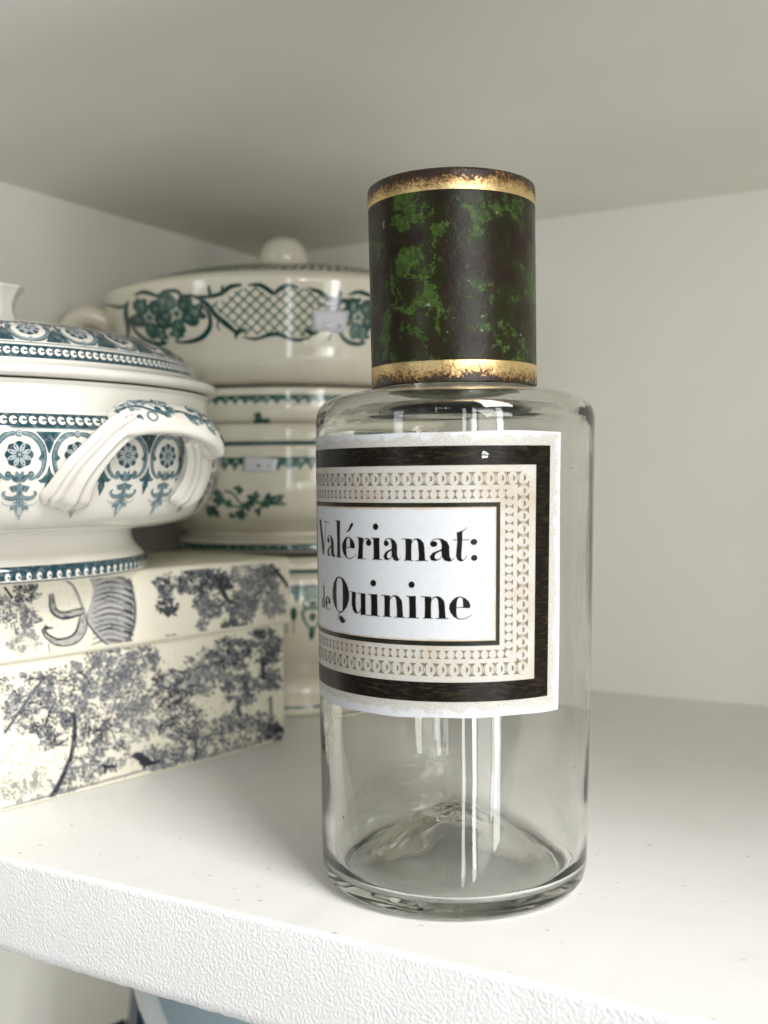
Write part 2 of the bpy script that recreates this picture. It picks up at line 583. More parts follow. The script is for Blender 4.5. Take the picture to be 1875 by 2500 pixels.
bd = [i for i in range(nu + 1)] + [j * (nu + 1) + nu for j in range(1, nv + 1)] + [nv * (nu + 1) + i for i in range(nu - 1, -1, -1)] + [j * (nu + 1) for j in range(nv - 1, 0, -1)]
for k in range(len(bd)):
    a, b = bd[k], bd[(k + 1) % len(bd)]; fs.append((a, b, W_ + b, W_ + a))
me = mesh('label_paper', vs_, fs)
uvl = me.uv_layers.new(name='UVMap')
for lp in me.loops: uvl.data[lp.index].uv = (uvs[lp.vertex_index][0] * .785, uvs[lp.vertex_index][1])


def paper_mat():
    m, nt, b = new_mat('aged_label_paper')
    uv = N(nt, 'ShaderNodeUVMap', uv_map='UVMap')
    sx = N(nt, 'ShaderNodeSeparateXYZ'); nt.links.new(uv.outputs[0], sx.inputs[0])
    X, Y = sx.outputs[0], sx.outputs[1]

    def inside(x0, x1, y0, y1):     # signed distance to a rectangle in mm (negative inside)
        cx_, hx, cy_, hy = (x0 + x1) / 2, (x1 - x0) / 2, (y0 + y1) / 2, (y1 - y0) / 2
        dx = math_(nt, 'SUBTRACT', math_(nt, 'ABSOLUTE', math_(nt, 'SUBTRACT', X, cx_)), hx)
        dy = math_(nt, 'SUBTRACT', math_(nt, 'ABSOLUTE', math_(nt, 'SUBTRACT', Y, cy_)), hy)
        return math_(nt, 'MAXIMUM', dx, dy)
    k = .785
    d_frame = inside(-99.4 * k, 39.4 * k, 65.6, 139.6)      # outer black band, outside edge
    d_in = inside(-92.8 * k, 32.8 * k, 71.3, 134.0)         # inside edge
    d_panel = inside(-76.6 * k, 16.6 * k, 83.2, 122.0)
    nz = noise(nt, .22, 6, .7, uv.outputs[0])               # uv is in mm
    nf = noise(nt, 2.2, 3, .7, uv.outputs[0])
    nl = noise(nt, .045, 3, .6, uv.outputs[0])
    # stain spreading outwards from the black band, with a ragged margin
    reach = math_(nt, 'ADD', math_(nt, 'MULTIPLY', nz.outputs[0], 10.0), -2.0)
    st = math_(nt, 'SUBTRACT', reach, d_frame)
    st = math_(nt, 'MULTIPLY', math_(nt, 'MULTIPLY_ADD', st, .9, .1, True), 1.0, clamp=True)
    grain = ramp(nt, nf.outputs[0], [(.38, .15), (.62, 1.0)])
    st2 = math_(nt, 'MULTIPLY', st, grain.outputs[0])
    white = mixc(nt, nz.outputs[0], (.52, .545, .58), (.60, .615, .63))
    tan = mixc(nt, nz.outputs[0], (.28, .235, .155), (.48, .44, .365))
    outer_c = mixc(nt, st2, white, tan)
    # field between the two frames: greyish beige, speckled
    fieldc = mixc(nt, grain.outputs[0], (.565, .56, .54), (.41, .385, .335))
    blot = ramp(nt, nl.outputs[0], [(.50, 0.0), (.66, .55)])
    fieldc = mixc(nt, blot.outputs[0], fieldc, (.38, .28, .165))
    # panel
    pedge = math_(nt, 'MULTIPLY_ADD', math_(nt, 'ADD', d_panel, math_(nt, 'MULTIPLY', nz.outputs[0], 1.6)), 1.4, 0.0, True)
    panelc = mixc(nt, pedge, white, (.45, .35, .23))
    s_in = math_(nt, 'LESS_THAN', d_in, 0.0); s_p = math_(nt, 'LESS_THAN', d_panel, 0.0)
    c = mixc(nt, s_in, outer_c, fieldc); c = mixc(nt, s_p, c, panelc)
    wv1 = N(nt, 'ShaderNodeMapping'); wv1.inputs['Scale'].default_value = (.35, 5.5, 1); nt.links.new(uv.outputs[0], wv1.inputs[0])
    wv2 = N(nt, 'ShaderNodeMapping'); wv2.inputs['Scale'].default_value = (5.5, .35, 1); nt.links.new(uv.outputs[0], wv2.inputs[0])
    wvn = math_(nt, 'ADD', noise(nt, 1.0, 2, .5, wv1.outputs[0]).outputs[0], noise(nt, 1.0, 2, .5, wv2.outputs[0]).outputs[0])
    wr = ramp(nt, math_(nt, 'MULTIPLY', wvn, .5), [(.36, .30), (.52, 0.0)])
    c = mixc(nt, wr.outputs[0], c, (.40, .36, .30))
    nt.links.new(c, b.inputs['Base Color']); b.inputs['Roughness'].default_value = .42
    b.inputs['Specular IOR Level'].default_value = .4
    mp = N(nt, 'ShaderNodeMapping'); mp.inputs['Scale'].default_value = (1, 1, 1); nt.links.new(uv.outputs[0], mp.inputs[0])
    wv = noise(nt, 2.6, 2, .6, mp.outputs[0]); bump(nt, b, wv.outputs[0], .25, .00012)
    return m


label = link('label_paper', me, paper_mat(), bottle)
me.set_sharp_from_angle(angle=.6)
label['label'] = 'paper label reading Valérianat: de Quinine in a black frame'
INK = (.0065, .0055, .004)
K = .785


def rectframe(art, x0, x1, y0, y1, ix0, ix1, iy0, iy1, col, lay):
    art.poly([(x0, iy1), (x1, iy1), (x1, y1), (x0, y1)], col, lay)
    art.poly([(x0, y0), (x1, y0), (x1, iy0), (x0, iy0)], col, lay)
    art.poly([(x0, iy0), (ix0, iy0), (ix0, iy1), (x0, iy1)], col, lay)
    art.poly([(ix1, iy0), (x1, iy0), (x1, iy1), (ix1, iy1)], col, lay)


lm = lambda x, y, lay: label_map(x / K, y, lay + 1)
fr = Art(); rectframe(fr, -99.4 * K, 39.4 * K, 65.6, 139.6, -92.8 * K, 32.8 * K, 71.3, 134.0, INK, 0)
o = fr.build('black_border', lm, M_LABELINK, label, 1.6)
fr = Art(); rectframe(fr, -78.1 * K, 18.1 * K, 81.9, 123.3, -76.6 * K, 16.6 * K, 83.3, 122.0, (.014, .014, .010), 0)
fr.build('black_inner_border', lm, M_LABELINK, label, 1.6)
# little chip in the top border
ch = Art(); rc = random.Random(5)
for k in range(13):
    ch.ell(9.6 + rc.uniform(-.75, .75), 136.9 + rc.uniform(-.9, .8), rc.uniform(.18, .42), rc.uniform(.16, .36), (.72, .72, .74), 1, 0, 8, .3)
ch.build('paint_chip', lm, M_LETTER, label, 2)
# chain ornament: hour-glass shapes between rings
orn = Art()
TAN, TAN2, PALE = (.19, .155, .095), (.20, .145, .10), (.60, .585, .55)
ro = random.Random(21)


def chain(horizontal, c, h, a0, a1, step, moon, tone):
    n = max(1, round((a1 - a0) / step)); st = (a1 - a0) / n
    r = h * .46
    for i in range(n + 1):
        a = a0 + i * st
        f = (lambda x, y: (x, y)) if horizontal else (lambda x, y: (c + (y - c), a + (x - a)))
        def T(dx, dy):
            return (a + dx, c + dy) if horizontal else (c + dy, a + dx)
        if i < n:          # hourglass between this ring and the next, sides concave round the rings
            g = st / 2
            wv_ = ro.uniform(.9, 1.08)
            top = [(g + s * .42 * st * wv_ * (.62), h / 2) for s in (-1, 1)]
            pts = []
            for t in np.linspace(-1, 1, 9): pts.append((g - (.085 + .20 * abs(t) ** 1.9) * st * 1.1, t * h / 2))
            for t in np.linspace(1, -1, 9): pts.append((g + (.085 + .20 * abs(t) ** 1.9) * st * 1.1, t * h / 2))
            orn.poly([T(*p) for p in pts], (lambda k_: tuple(x * k_ for x in tone))(ro.uniform(.8, 1.12)), 0)
        if moon:
            pts = [(.02 * st, t * r * .55) for t in (-.9, .9)] + [(.02 * st + .19 * st * math.cos(q), r * .5 * math.sin(q)) for q in np.linspace(1.3, -1.3, 7)]
            orn.poly([T(*p) if horizontal else (c + p[0], a + p[1]) for p in pts], (lambda k_: tuple(x * k_ for x in tone))(ro.uniform(.8, 1.12)), 0)
            orn.ring(a if horizontal else c, c if horizontal else a, r * 1.0, r * 1.0, .13, PALE, 1, n=20)
            orn.ring(a if horizontal else c, c if horizontal else a, r * .66, r * .66, .10, PALE, 1, n=16)
        else:
            orn.ring(a if horizontal else c, c if horizontal else a, r * .95, r * .95, .10, PALE, 1, n=16)


xl, xr = -87.4 * K, 27.4 * K
chain(True, 130.15, 3.7, xl, xr, 3.52, True, TAN)
chain(True, 74.95, 3.7, xl, xr, 3.52, True, TAN)
chain(False, xr, 3.8, 74.95, 130.15, 3.6, True, TAN)
chain(False, xl, 3.8, 74.95, 130.15, 3.6, True, TAN)
xl, xr = -81.7 * K, 21.7 * K
chain(True, 125.7, 2.45, xl, xr, 2.45, False, TAN2)
chain(True, 79.35, 2.45, xl, xr, 2.45, False, TAN2)
chain(False, xr, 2.5, 79.35, 125.7, 2.45, False, TAN2)
chain(False, xl, 2.5, 79.35, 125.7, 2.45, False, TAN2)
orn.build('chain_ornament', lm, print_mat('ornament_ink', .4, .1, .18, 1600, (.55, .52, .47)), label, 1.2)

# lettering: each glyph drawn in the pixels of one sample, then set to its place
HAIR = .20


def glyph_n(g):
    g.poly([(1195, 1450), (1268, 1452), (1262, 1600), (1264, 1720), (1192, 1720), (1198, 1600)])
    g.hair([(1140, 1452), (1190, 1450), (1240, 1452)]); g.hair([(1168, 1721), (1230, 1719), (1290, 1722)])
    g.hair([(1262, 1530), (1275, 1490), (1305, 1455), (1345, 1450)], [.12, .22, .3, .4])
    g.poly([(1318, 1449), (1352, 1446), (1385, 1462), (1420, 1505), (1428, 1560), (1432, 1640), (1440, 1722), (1362, 1722), (1366, 1640), (1360, 1560), (1357, 1500), (1345, 1465)])
    g.hair([(1320, 1724), (1400, 1721), (1475, 1722)])


def glyph_i(g):
    g.poly([(783, 1440), (857, 1437), (854, 1520), (856, 1600), (858, 1700), (787, 1702), (790, 1600), (789, 1510)])
    g.hair([(750, 1438), (800, 1440), (857, 1437)]); g.hair([(762, 1702), (820, 1700), (890, 1702)])
    g.ell(812, 1297, 34, 40)


def glyph_r(g):
    g.poly([(595, 1432), (655, 1440), (648, 1530), (645, 1690), (583, 1690), (595, 1600), (600, 1520)])
    g.hair([(565, 1428), (610, 1435), (655, 1440)]); g.hair([(580, 1692), (640, 1689), (690, 1692)])
    g.hair([(646, 1530), (662, 1470), (700, 1440), (738, 1460)], [.12, .2, .3, .5]); g.ell(725, 1492, 32, 38)


def glyph_a(g):
    g.ell(948, 1502, 32, 36)
    g.hair([(925, 1480), (945, 1448), (985, 1438), (1025, 1452)], [.3, .2, .25, .5])
    g.poly([(1000, 1437), (1030, 1447), (1065, 1480), (1082, 1530), (1082, 1600), (1085, 1660), (1100, 1700), (1080, 1718), (1045, 1705), (1022, 1660), (1020, 1600), (1022, 1520), (1012, 1465)])
    g.hair([(1075, 1716), (1100, 1712), (1130, 1680)], [.4, .25, .1])
    g.poly([(1020, 1570), (985, 1590), (940, 1615), (915, 1660), (925, 1700), (955, 1712), (985, 1700), (960, 1690), (952, 1660), (965, 1620), (1000, 1592), (1022, 1584)])
    g.hair([(970, 1708), (1000, 1690), (1022, 1655)], [.35, .2, .15])


def glyph_e(g):     # from the sample 195..490 in its own crop
    g.poly([(322, 362), (285, 372), (240, 405), (205, 455), (198, 505), (215, 560), (255, 610), (300, 632), (285, 600), (280, 540), (283, 470), (290, 400)])
    g.hair([(290, 380), (325, 364), (370, 376)], [.4, .25, .4])
    g.poly([(345, 366), (395, 385), (435, 420), (458, 465), (455, 502), (372, 497), (372, 440), (370, 385)])
    g.hair([(280, 500), (340, 495), (455, 500)]); g.hair([(290, 626), (340, 642), (400, 632), (450, 608), (488, 580)], [.5, .22, .2, .15, .08])


def glyph_t(g):     # 235..445
    g.poly([(288, 1368), (352, 1362), (350, 1440), (346, 1540), (338, 1640), (340, 1690), (360, 1722), (335, 1728), (300, 1712), (280, 1670), (284, 1600), (296, 1480)])
    g.hair([(235, 1458), (330, 1465), (445, 1458)]); g.hair([(320, 1360), (360, 1350), (395, 1325), (415, 1300)], [.35, .3, .2, .1])
    g.hair([(345, 1725), (385, 1705), (415, 1655)], [.4, .22, .1])


def glyph_colon(g):
    g.ell(500, 1492, 43, 38); g.ell(505, 1692, 41, 38)


def glyph_l(g):
    g.poly([(318, 1222), (355, 1222), (352, 1400), (354, 1672), (320, 1676), (322, 1500)])
    g.hair([(297, 1218), (330, 1222), (355, 1222)]); g.hair([(303, 1672), (340, 1675), (380, 1675)])


def glyph_V(g):
    g.poly([(97, 1222), (122, 1222), (162, 1560), (158, 1650), (148, 1640)])
    g.hair([(92, 1216), (112, 1222), (135, 1222)]); g.hair([(165, 1226), (190, 1236), (222, 1238)])
    g.hair([(190, 1240), (178, 1420), (156, 1645)])


def glyph_Q(g):
    g.poly([(360, 112), (320, 130), (285, 195), (266, 290), (268, 400), (290, 490), (330, 545), (318, 480), (314, 330), (318, 200), (330, 140)])
    g.poly([(360, 112), (410, 130), (450, 200), (473, 300), (470, 390), (445, 480), (395, 552), (402, 480), (406, 330), (404, 200), (392, 140)])
    g.hair([(325, 135), (360, 110), (398, 135)], [.4, .3, .4]); g.hair([(325, 538), (360, 556), (400, 545)], [.4, .25, .4])
    g.hair([(380, 552), (350, 590), (335, 640), (330, 675)], [.35, .25, .2, .1])
    g.poly([(352, 625), (372, 607), (398, 618), (418, 655), (435, 640), (415, 682), (390, 692), (366, 672)])


def glyph_u(g):
    g.poly([(525, 318), (572, 320), (566, 420), (570, 520), (590, 575), (565, 580), (535, 545), (522, 480), (522, 400)])
    g.hair([(490, 315), (530, 317), (572, 320)]); g.hair([(565, 578), (600, 578), (625, 550), (645, 500)], [.5, .25, .2, .15])
    g.poly([(640, 328), (692, 328), (690, 420), (692, 592), (636, 594), (642, 480)])
    g.hair([(595, 324), (640, 326), (692, 328)]); g.hair([(632, 594), (690, 591), (742, 596)])


def glyph_d(g):
    g.poly([(152, 225), (160, 222), (160, 400), (160, 512), (150, 510), (152, 400)])
    g.hair([(152, 380), (138, 400), (133, 450), (140, 500), (152, 505)], [.2, .35, .7, .35, .2])
    g.hair([(148, 222), (156, 220), (160, 222)])


class G:
    def __init__(s, art, box, base, xh, place, zbase, mm):
        s.a, s.b, s.base, s.xh, s.p, s.zb, s.mm = art, box, base, xh, place, zbase, mm

    def f(s, x, y):
        return (s.p[0] + (x - s.b[0]) / (s.b[1] - s.b[0]) * (s.p[1] - s.p[0])) * K, s.zb + (s.base - y) / s.xh * s.mm

    def poly(s, pts): s.a.poly([tuple(p) for p in cat([s.f(*p) for p in pts], 2, True)] if False else [s.f(*p) for p in pts], INK, 0); s.a.stroke([s.f(*p) for p in pts], .20, INK, 0, 1, False, True)

    def hair(s, pts, wd=None):
        wd = [q * .8 + .03 for q in wd] if wd else HAIR
        s.a.stroke([s.f(*p) for p in pts], wd, INK, 0, 4)

    def ell(s, x, y, rx, ry):
        c = s.f(x, y); e = s.f(x + rx, y - ry); s.a.ell(c[0], c[1], abs(e[0] - c[0]), abs(e[1] - c[1]), INK, 0, 0, 20)


REF = {'n': (glyph_n, (1140, 1475), 1722, 272), 'i': (glyph_i, (750, 890), 1702, 262), 'r': (glyph_r, (565, 760), 1691, 255),
       'a': (glyph_a, (915, 1130), 1712, 272), 'e': (glyph_e, (195, 490), 634, 270), 't': (glyph_t, (235, 445), 1722, 272),
       ':': (glyph_colon, (455, 548), 1725, 272), 'l': (glyph_l, (297, 380), 1675, 256), 'V': (glyph_V, (92, 222), 1650, 247),
       'Q': (glyph_Q, (265, 475), 553, 260), 'u': (glyph_u, (490, 742), 594, 266), 'd': (glyph_d, (130, 162), 510, 260)}
letters = Art()


def setg(ch_, place, zb, mm=6.25):
    fn, box, base, xh = REF[ch_]; fn(G(letters, box, base, xh, place, zb, mm))


z1, z2 = 106.6, 89.9
for c_, p in (('V', (-70.4, -58.0)), ('a', (-59.8, -52.6)), ('l', (-52.5, -47.9)), ('e', (-47.8, -39.4)), ('r', (-39.3, -31.7)), ('i', (-32.0, -27.0)),
              ('a', (-26.2, -19.2)), ('n', (-18.8, -8.7)), ('a', (-7.9, 1.1)), ('t', (.5, 6.6)), (':', (6.9, 9.6))): setg(c_, p, z1)
letters.poly([(-43.8 * K, 114.6), (-42.9 * K, 114.9), (-41.2 * K, 116.9), (-42.4 * K, 116.5), (-43.2 * K, 115.6)], INK, 0)
letters.stroke([(-45.0 * K, 114.4), (-43.4 * K, 115.0), (-42.3 * K, 116.2), (-41.3 * K, 117.0)], [.15, .6, 1.0, .9], INK, 0)
for c_, p in (('Q', (-55.3, -43.8)), ('u', (-43.4, -32.9)), ('i', (-33.5, -28.0)), ('n', (-27.7, -17.3)), ('i', (-17.1, -12.2)), ('n', (-11.5, -1.1)), ('e', (-.8, 7.8))): setg(c_, p, z2)
setg('d', (-67.6, -63.9), z2, 6.25); setg('e', (-62.8, -57.0), z2, 3.9)
letters.build('lettering', lambda x, y, lay: label_map(x / K, y, lay + 2), M_LETTER, label, 1.4)


# tin cap
def cap_mat():
    m, nt, b = new_mat('painted_tin')
    oc = objcoord(nt)
    n1 = noise(nt, 96, 13, .66, oc, .25); n2 = noise(nt, 120, 9, .66, oc, .15); n3 = noise(nt, 620, 3, .6, oc); n4 = noise(nt, 210, 5, .65, oc)
    base = mixc(nt, ramp(nt, n2.outputs[0], [(.42, 0.0), (.58, 1.0)]).outputs[0], (.0125, .0125, .004), (.0145, .0042, .0026))
    grit = ramp(nt, n3.outputs[0], [(.42, 0.0), (.60, 1.0)])
    n1s = math_(nt, 'ADD', n1.outputs[0], math_(nt, 'MULTIPLY_ADD', noise(nt, 900, 4, .7, oc).outputs[0], .22, -.11))
    gm = ramp(nt, n1s, [(.545, 0.0), (.572, 1.0)])
    gmask = math_(nt, 'MULTIPLY', gm.outputs[0], math_(nt, 'MULTIPLY_ADD', grit.outputs[0], .55, .45, True))
    soft = ramp(nt, n1.outputs[0], [(.40, 0.0), (.56, .55)])
    c = mixc(nt, soft.outputs[0], base, (.019, .025, .005))
    c = mixc(nt, gmask, c, mixc(nt, n4.outputs[0], (.024, .054, .007), (.068, .128, .021)))
    pale = ramp(nt, n4.outputs[0], [(.66, 0.0), (.74, .55)])
    c = mixc(nt, pale.outputs[0], c, (.10, .075, .07))
    painted_glint = ramp(nt, noise(nt, 330, 2, .5, oc).outputs[0], [(.735, 0.0), (.755, .8)])  # sparse pale specks: small glints painted into the tin colour
    c = mixc(nt, painted_glint.outputs[0], c, (.22, .19, .17))
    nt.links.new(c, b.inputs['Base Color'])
    r_ = ramp(nt, n2.outputs[0], [(.35, .24), (.65, .42)]); nt.links.new(r_.outputs[0], b.inputs['Roughness'])
    b.inputs['Specular IOR Level'].default_value = .27
    h = math_(nt, 'ADD', math_(nt, 'MULTIPLY', n3.outputs[0], .5), math_(nt, 'MULTIPLY', n4.outputs[0], .65)); h = math_(nt, 'ADD', h, math_(nt, 'MULTIPLY', gmask, .25)); bump(nt, b, h, .30, .0007)
    return m


def gold_mat(zlo, zhi, eat_top):
    m, nt, b = new_mat('worn_gilding')
    oc = objcoord(nt); sx = N(nt, 'ShaderNodeSeparateXYZ'); nt.links.new(oc, sx.inputs[0])
    t = N(nt, 'ShaderNodeMapRange'); t.inputs[1].default_value = zlo; t.inputs[2].default_value = zhi; nt.links.new(sx.outputs[2], t.inputs[0])
    tv = t.outputs[0] if eat_top else math_(nt, 'SUBTRACT', 1.0, t.outputs[0])
    n1 = noise(nt, 80, 10, .74, oc, .3); n2 = noise(nt, 520, 6, .7, oc)
    wear = math_(nt, 'ADD', math_(nt, 'MULTIPLY', tv, .50), math_(nt, 'MULTIPLY', n1.outputs[0], 1.0))
    wear = math_(nt, 'ADD', wear, math_(nt, 'MULTIPLY_ADD', noise(nt, 1100, 4, .75, oc).outputs[0], .9, -.15))
    lost = ramp(nt, math_(nt, 'MULTIPLY', wear, .8), [(.93 if eat_top else .91, 0.0), (.955 if eat_top else .935, 1.0)])
    rust = ramp(nt, math_(nt, 'MULTIPLY', wear, .8), [(.72, 0.0), (.92, .85)])
    gold = mixc(nt, n2.outputs[0], (.80, .56, .24), (.92, .72, .38))
    c = mixc(nt, rust.outputs[0], gold, (.26, .10, .03)); c = mixc(nt, lost.outputs[0], c, (.028, .014, .008))
    nt.links.new(c, b.inputs['Base Color'])
    nt.links.new(math_(nt, 'SUBTRACT', 1.0, lost.outputs[0]), b.inputs['Metallic'])
    nt.links.new(ramp(nt, n2.outputs[0], [(.3, .22), (.7, .42)]).outputs[0], b.inputs['Roughness'])
    bump(nt, b, n2.outputs[0], .4, .0006)
    return m


CAPZ0, CAPZ1, CAPR = .1594, .2238, .0268


def capr(z): return CAPR + (.0271 - .0267) * (z - CAPZ0) / .064


def capw(v):
    th = math.atan2(v.y, v.x); k = 1 + .0035 * math.sin(3 * th + 60 * v.z) + .002 * math.sin(7 * th - 90 * v.z)
    return lean(Vector((v.x * k, v.y * k, v.z)))


pc = [(.0262, CAPZ0 + .0004), (.0266, CAPZ0), (capr(CAPZ0), CAPZ0 + .0004)]
pc += [(capr(z), z) for z in np.linspace(CAPZ0 + .002, CAPZ1 - .0022, 30)]
pc += [(.02702, CAPZ1 - .0009), (.0269, CAPZ1 - .0003), (.0265, CAPZ1), (.0258, CAPZ1 + .0001), (.012, CAPZ1 + .0002), (.0005, CAPZ1 + .0002)]
pi_ = [(.0262, CAPZ0 + .0004), (.0262, .19), (.0262, CAPZ1 - .0008), (.0005, CAPZ1 - .0006)]
v1, f1 = lathe(pc, 128, fn=capw, close_top=True); v2, f2 = lathe(pi_, 128, fn=capw, close_top=True)
me = mesh('cap', v1 + v2, f1 + [tuple(i + len(v1) for i in f) for f in f2]); fix_normals(me)
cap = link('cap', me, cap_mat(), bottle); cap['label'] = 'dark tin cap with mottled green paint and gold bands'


def band(z0, z1, eat):
    pb = [(capr(z) + (.00004 if i in (0, 12) else .00013), z) for i, z in enumerate(np.linspace(z0, z1, 13))]
    if eat: pb += [(.02718, CAPZ1 - .0008), (.02702, CAPZ1 - .0002), (.0265, CAPZ1 + .00012), (.0259, CAPZ1 + .0002)]
    v_, f_ = lathe(pb, 128, fn=capw); me = mesh('gold_band', v_, f_)
    link('gold_band', me, gold_mat(z0, z1, eat), cap)


band(.2172, CAPZ1 - .0018, True)
band(.1597, .1661, False)

# ------------------------------------------------------------------ toile covered box
near, far = ground(0, 1985), ground(704, 1807)
E1 = (far - near).normalized(); NIN = Vector((-E1.y, E1.x, 0))
BL = (far - near).length
S0 = -.030
ang = math.atan2(E1.y, E1.x)
box = empty('toile_box', near, ang, 'cream cardboard box with lid covered in blue toile landscape paper', 'box')
BH, SEAM, BD = .0922, .0590, .084


def toile_base():
    m, nt, b = new_mat('cream_toile_paper')
    oc = objcoord(nt); n1 = noise(nt, 35, 5, .6, oc)
    c = mixc(nt, n1.outputs[0], (.70, .655, .52), (.78, .745, .64))
    nt.links.new(c, b.inputs['Base Color']); b.inputs['Roughness'].default_value = .42
    h = noise(nt, 160, 3, .5, oc); bump(nt, b, h.outputs[0], .08, .0008)
    return m


M_TBASE = toile_base()
bb = link('box_body', rounded_box(S0 + .002, BL - .002, 0, BD - .002, 0, SEAM + .006, .0012), M_TBASE, box)
bl = link('lid', rounded_box(S0, BL + .0008, -.0030, BD, SEAM, BH, .0022, 4), M_TBASE, box)
Minv = Matrix.Rotation(-ang, 4, 'Z')


def face_map(yoff):
    """photo pixel -> point on the box front (local coordinates)"""
    p0 = near + NIN * yoff

    def f(x, y, lay=0):
        d = ray(x, y)
        k = (p0 - Vector((0, 0, CAM_H))).dot(NIN) / d.dot(NIN)
        P = Vector((0, 0, CAM_H)) + d * k
        L = Minv @ (P - near)
        return Vector((L.x, L.y - .00012 - .00004 * lay, L.z)), Vector((0, -1, 0))
    return f


TD, TM, TL, TG = (.030, .034, .048), (.105, .110, .130), (.23, .235, .245), (.36, .36, .34)


def foliage(a, x, y, rx, ry, n, size, tones, lay=0, r=rnd):
    for _ in range(n):
        q = math.sqrt(r.random()); t = r.uniform(0, 6.283)
        px, py = x + rx * q * math.cos(t), y + ry * q * math.sin(t)
        s = size * r.uniform(.5, 1.3); c = r.choice(tones); k = r.uniform(.75, 1.25); c = tuple(v * k for v in c)
        if r.random() < .6:
            a.ell(px, py, s, s * r.uniform(.45, .95), c, lay + r.randint(0, 3), r.uniform(0, 3.1), 7, .35)
        else:
            w_ = r.uniform(0, 6.283); a.leaf(px, py, px + math.cos(w_) * s * 2.6, py + math.sin(w_) * s * 2.6, .5, c, lay + r.randint(0, 3))


def clump(a, x, y, R, n, size, tones, r):
    """a tree crown: several sub-clumps with gaps between"""
    for _ in range(int(n * .8)):
        t = r.uniform(0, 6.283); q = math.sqrt(r.random()) * R * .9
        a.ell(x + q * math.cos(t), y + q * .85 * math.sin(t), R * r.uniform(.10, .22), R * r.uniform(.08, .18), r.choice([TG, TL, TG]), 0, r.uniform(0, 3), 9, .4)
    for _ in range(int(n * 3.6)):
        t = r.uniform(0, 6.283); q = math.sqrt(r.random()) * R
        foliage(a, x + q * math.cos(t), y + q * .85 * math.sin(t), R * .24, R * .18, 9, size * .62, tones, r.randint(1, 3), r)


ta = Art(); r_ = random.Random(42)
# --- lower face: trees, branches, little animals, ground line (photo pixels)
for (x, y, R, n, s, tn) in [(60, 1690, 70, 16, 5, [TM, TD, TL]), (150, 1700, 75, 20, 5, [TM, TL, TD]), (250, 1640, 80, 20, 6, [TM, TL]), (310, 1690, 70, 18, 6, [TL, TM]),
                            (215, 1770, 60, 15, 5, [TM, TD]), (120, 1790, 45, 12, 5, [TD, TM]), (45, 1760, 40, 8, 4, [TM, TL]), (330, 1760, 55, 14, 6, [TL, TG, TM]),
                            (440, 1760, 60, 16, 6, [TM, TL, TD]), (420, 1680, 50, 12, 7, [TD, TM, TL]), (510, 1640, 60, 15, 7, [TM, TL, TG]), (560, 1600, 50, 14, 7, [TM, TD, TL]),
                            (640, 1580, 50, 15, 7, [TM, TD, TL]), (655, 1660, 35, 9, 7, [TM, TL]), (590, 1680, 45, 10, 7, [TL, TM]), (480, 1830, 50, 12, 6, [TM, TL]),
                            (390, 1855, 45, 12, 6, [TM, TL]), (200, 1880, 45, 11, 5, [TL, TM]), (60, 1920, 55, 9, 4, [TG, TL]), (150, 1925, 40, 8, 4, [TL, TM]),
                            (560, 1790, 55, 10, 7, [TL, TG, TM]), (630, 1775, 45, 9, 7, [TM, TL]), (670, 1790, 25, 7, 7, [TM, TD]), (270, 1840, 50, 11, 5, [TL, TM]), (350, 1610, 40, 10, 6, [TM, TL])]:
    clump(ta, x, y, R, n, s * .8, tn, r_)
for pts, w0, c in [([(10, 1790), (45, 1740), (80, 1690), (110, 1650)], 7, TM), ([(120, 1960), (150, 1900), (172, 1850), (182, 1780), (178, 1740)], [16, 11, 10, 11, 7], TD),
                   ([(163, 1890), (178, 1830), (182, 1770)], 4, TG), ([(195, 1640), (212, 1655), (218, 1672)], 4, TD), ([(260, 1640), (266, 1650), (275, 1655)], 4, TD),
                   ([(410, 1634), (450, 1640), (500, 1625)], [3, 5, 3], TD), ([(425, 1660), (470, 1655), (500, 1690)], 4, TM), ([(110, 1770), (120, 1740), (130, 1720)], 5, TD),
                   ([(255, 1770), (275, 1790), (285, 1815), (310, 1830)], 3, TM), ([(590, 1650), (600, 1690), (615, 1700)], 4, TD), ([(640, 1610), (642, 1660)], 9, TD),
                   ([(585, 1710), (580, 1730), (588, 1750)], 12, TM), ([(600, 1650), (603, 1700)], 10, TM), ([(470, 1780), (478, 1830), (470, 1870)], 5, TD),
                   ([(660, 1700), (662, 1760)], 8, TL), ([(0, 1975), (110, 1945), (260, 1905), (420, 1862), (560, 1832), (695, 1790)], [2, 4, 4, 4, 3, 3], TL)]:
    ta.stroke(pts, w0, c, 4)
# deer and hound silhouettes
ta.poly([(x, y - 22) for x, y in [(318, 1868), (330, 1858), (345, 1858), (352, 1866), (372, 1880), (392, 1876), (386, 1884), (366, 1890), (356, 1893), (350, 1902), (346, 1892), (338, 1880)]], TD, 8)
ta.poly([(245, 1862), (262, 1868), (288, 1866), (284, 1874), (262, 1876), (258, 1888), (252, 1890), (252, 1876)], TD, 5)
for k in range(70):        # fine hatching at the left
    x = r_.uniform(0, 110); y = r_.uniform(1820, 1930); ta.stroke([(x, y), (x + r_.uniform(6, 16), y - r_.uniform(8, 20))], .9, TG, 1, 2)
for k in range(900):       # scattered ink dots and hatch over the whole sheet
    x = r_.uniform(0, 690); y = r_.uniform(1640, 1950) - x * .2 * r_.random()
    ta.stroke([(x, y), (x + r_.uniform(-8, 8), y + r_.uniform(4, 12))], 1.1, r_.choice([TL, TG, TM]), 1, 2)


def clip_art(a, test):
    a.P = [p for p in a.P if sum(test(*q) for q in p[0]) * 2 > len(p[0])]
    return a


def clamped(f, x0, x1, z0, z1):
    def g(x, y, lay=0):
        p, n_ = f(x, y, lay); return Vector((min(max(p.x, x0), x1), p.y, min(max(p.z, z0), z1))), n_
    return g


fm = face_map(0.0)


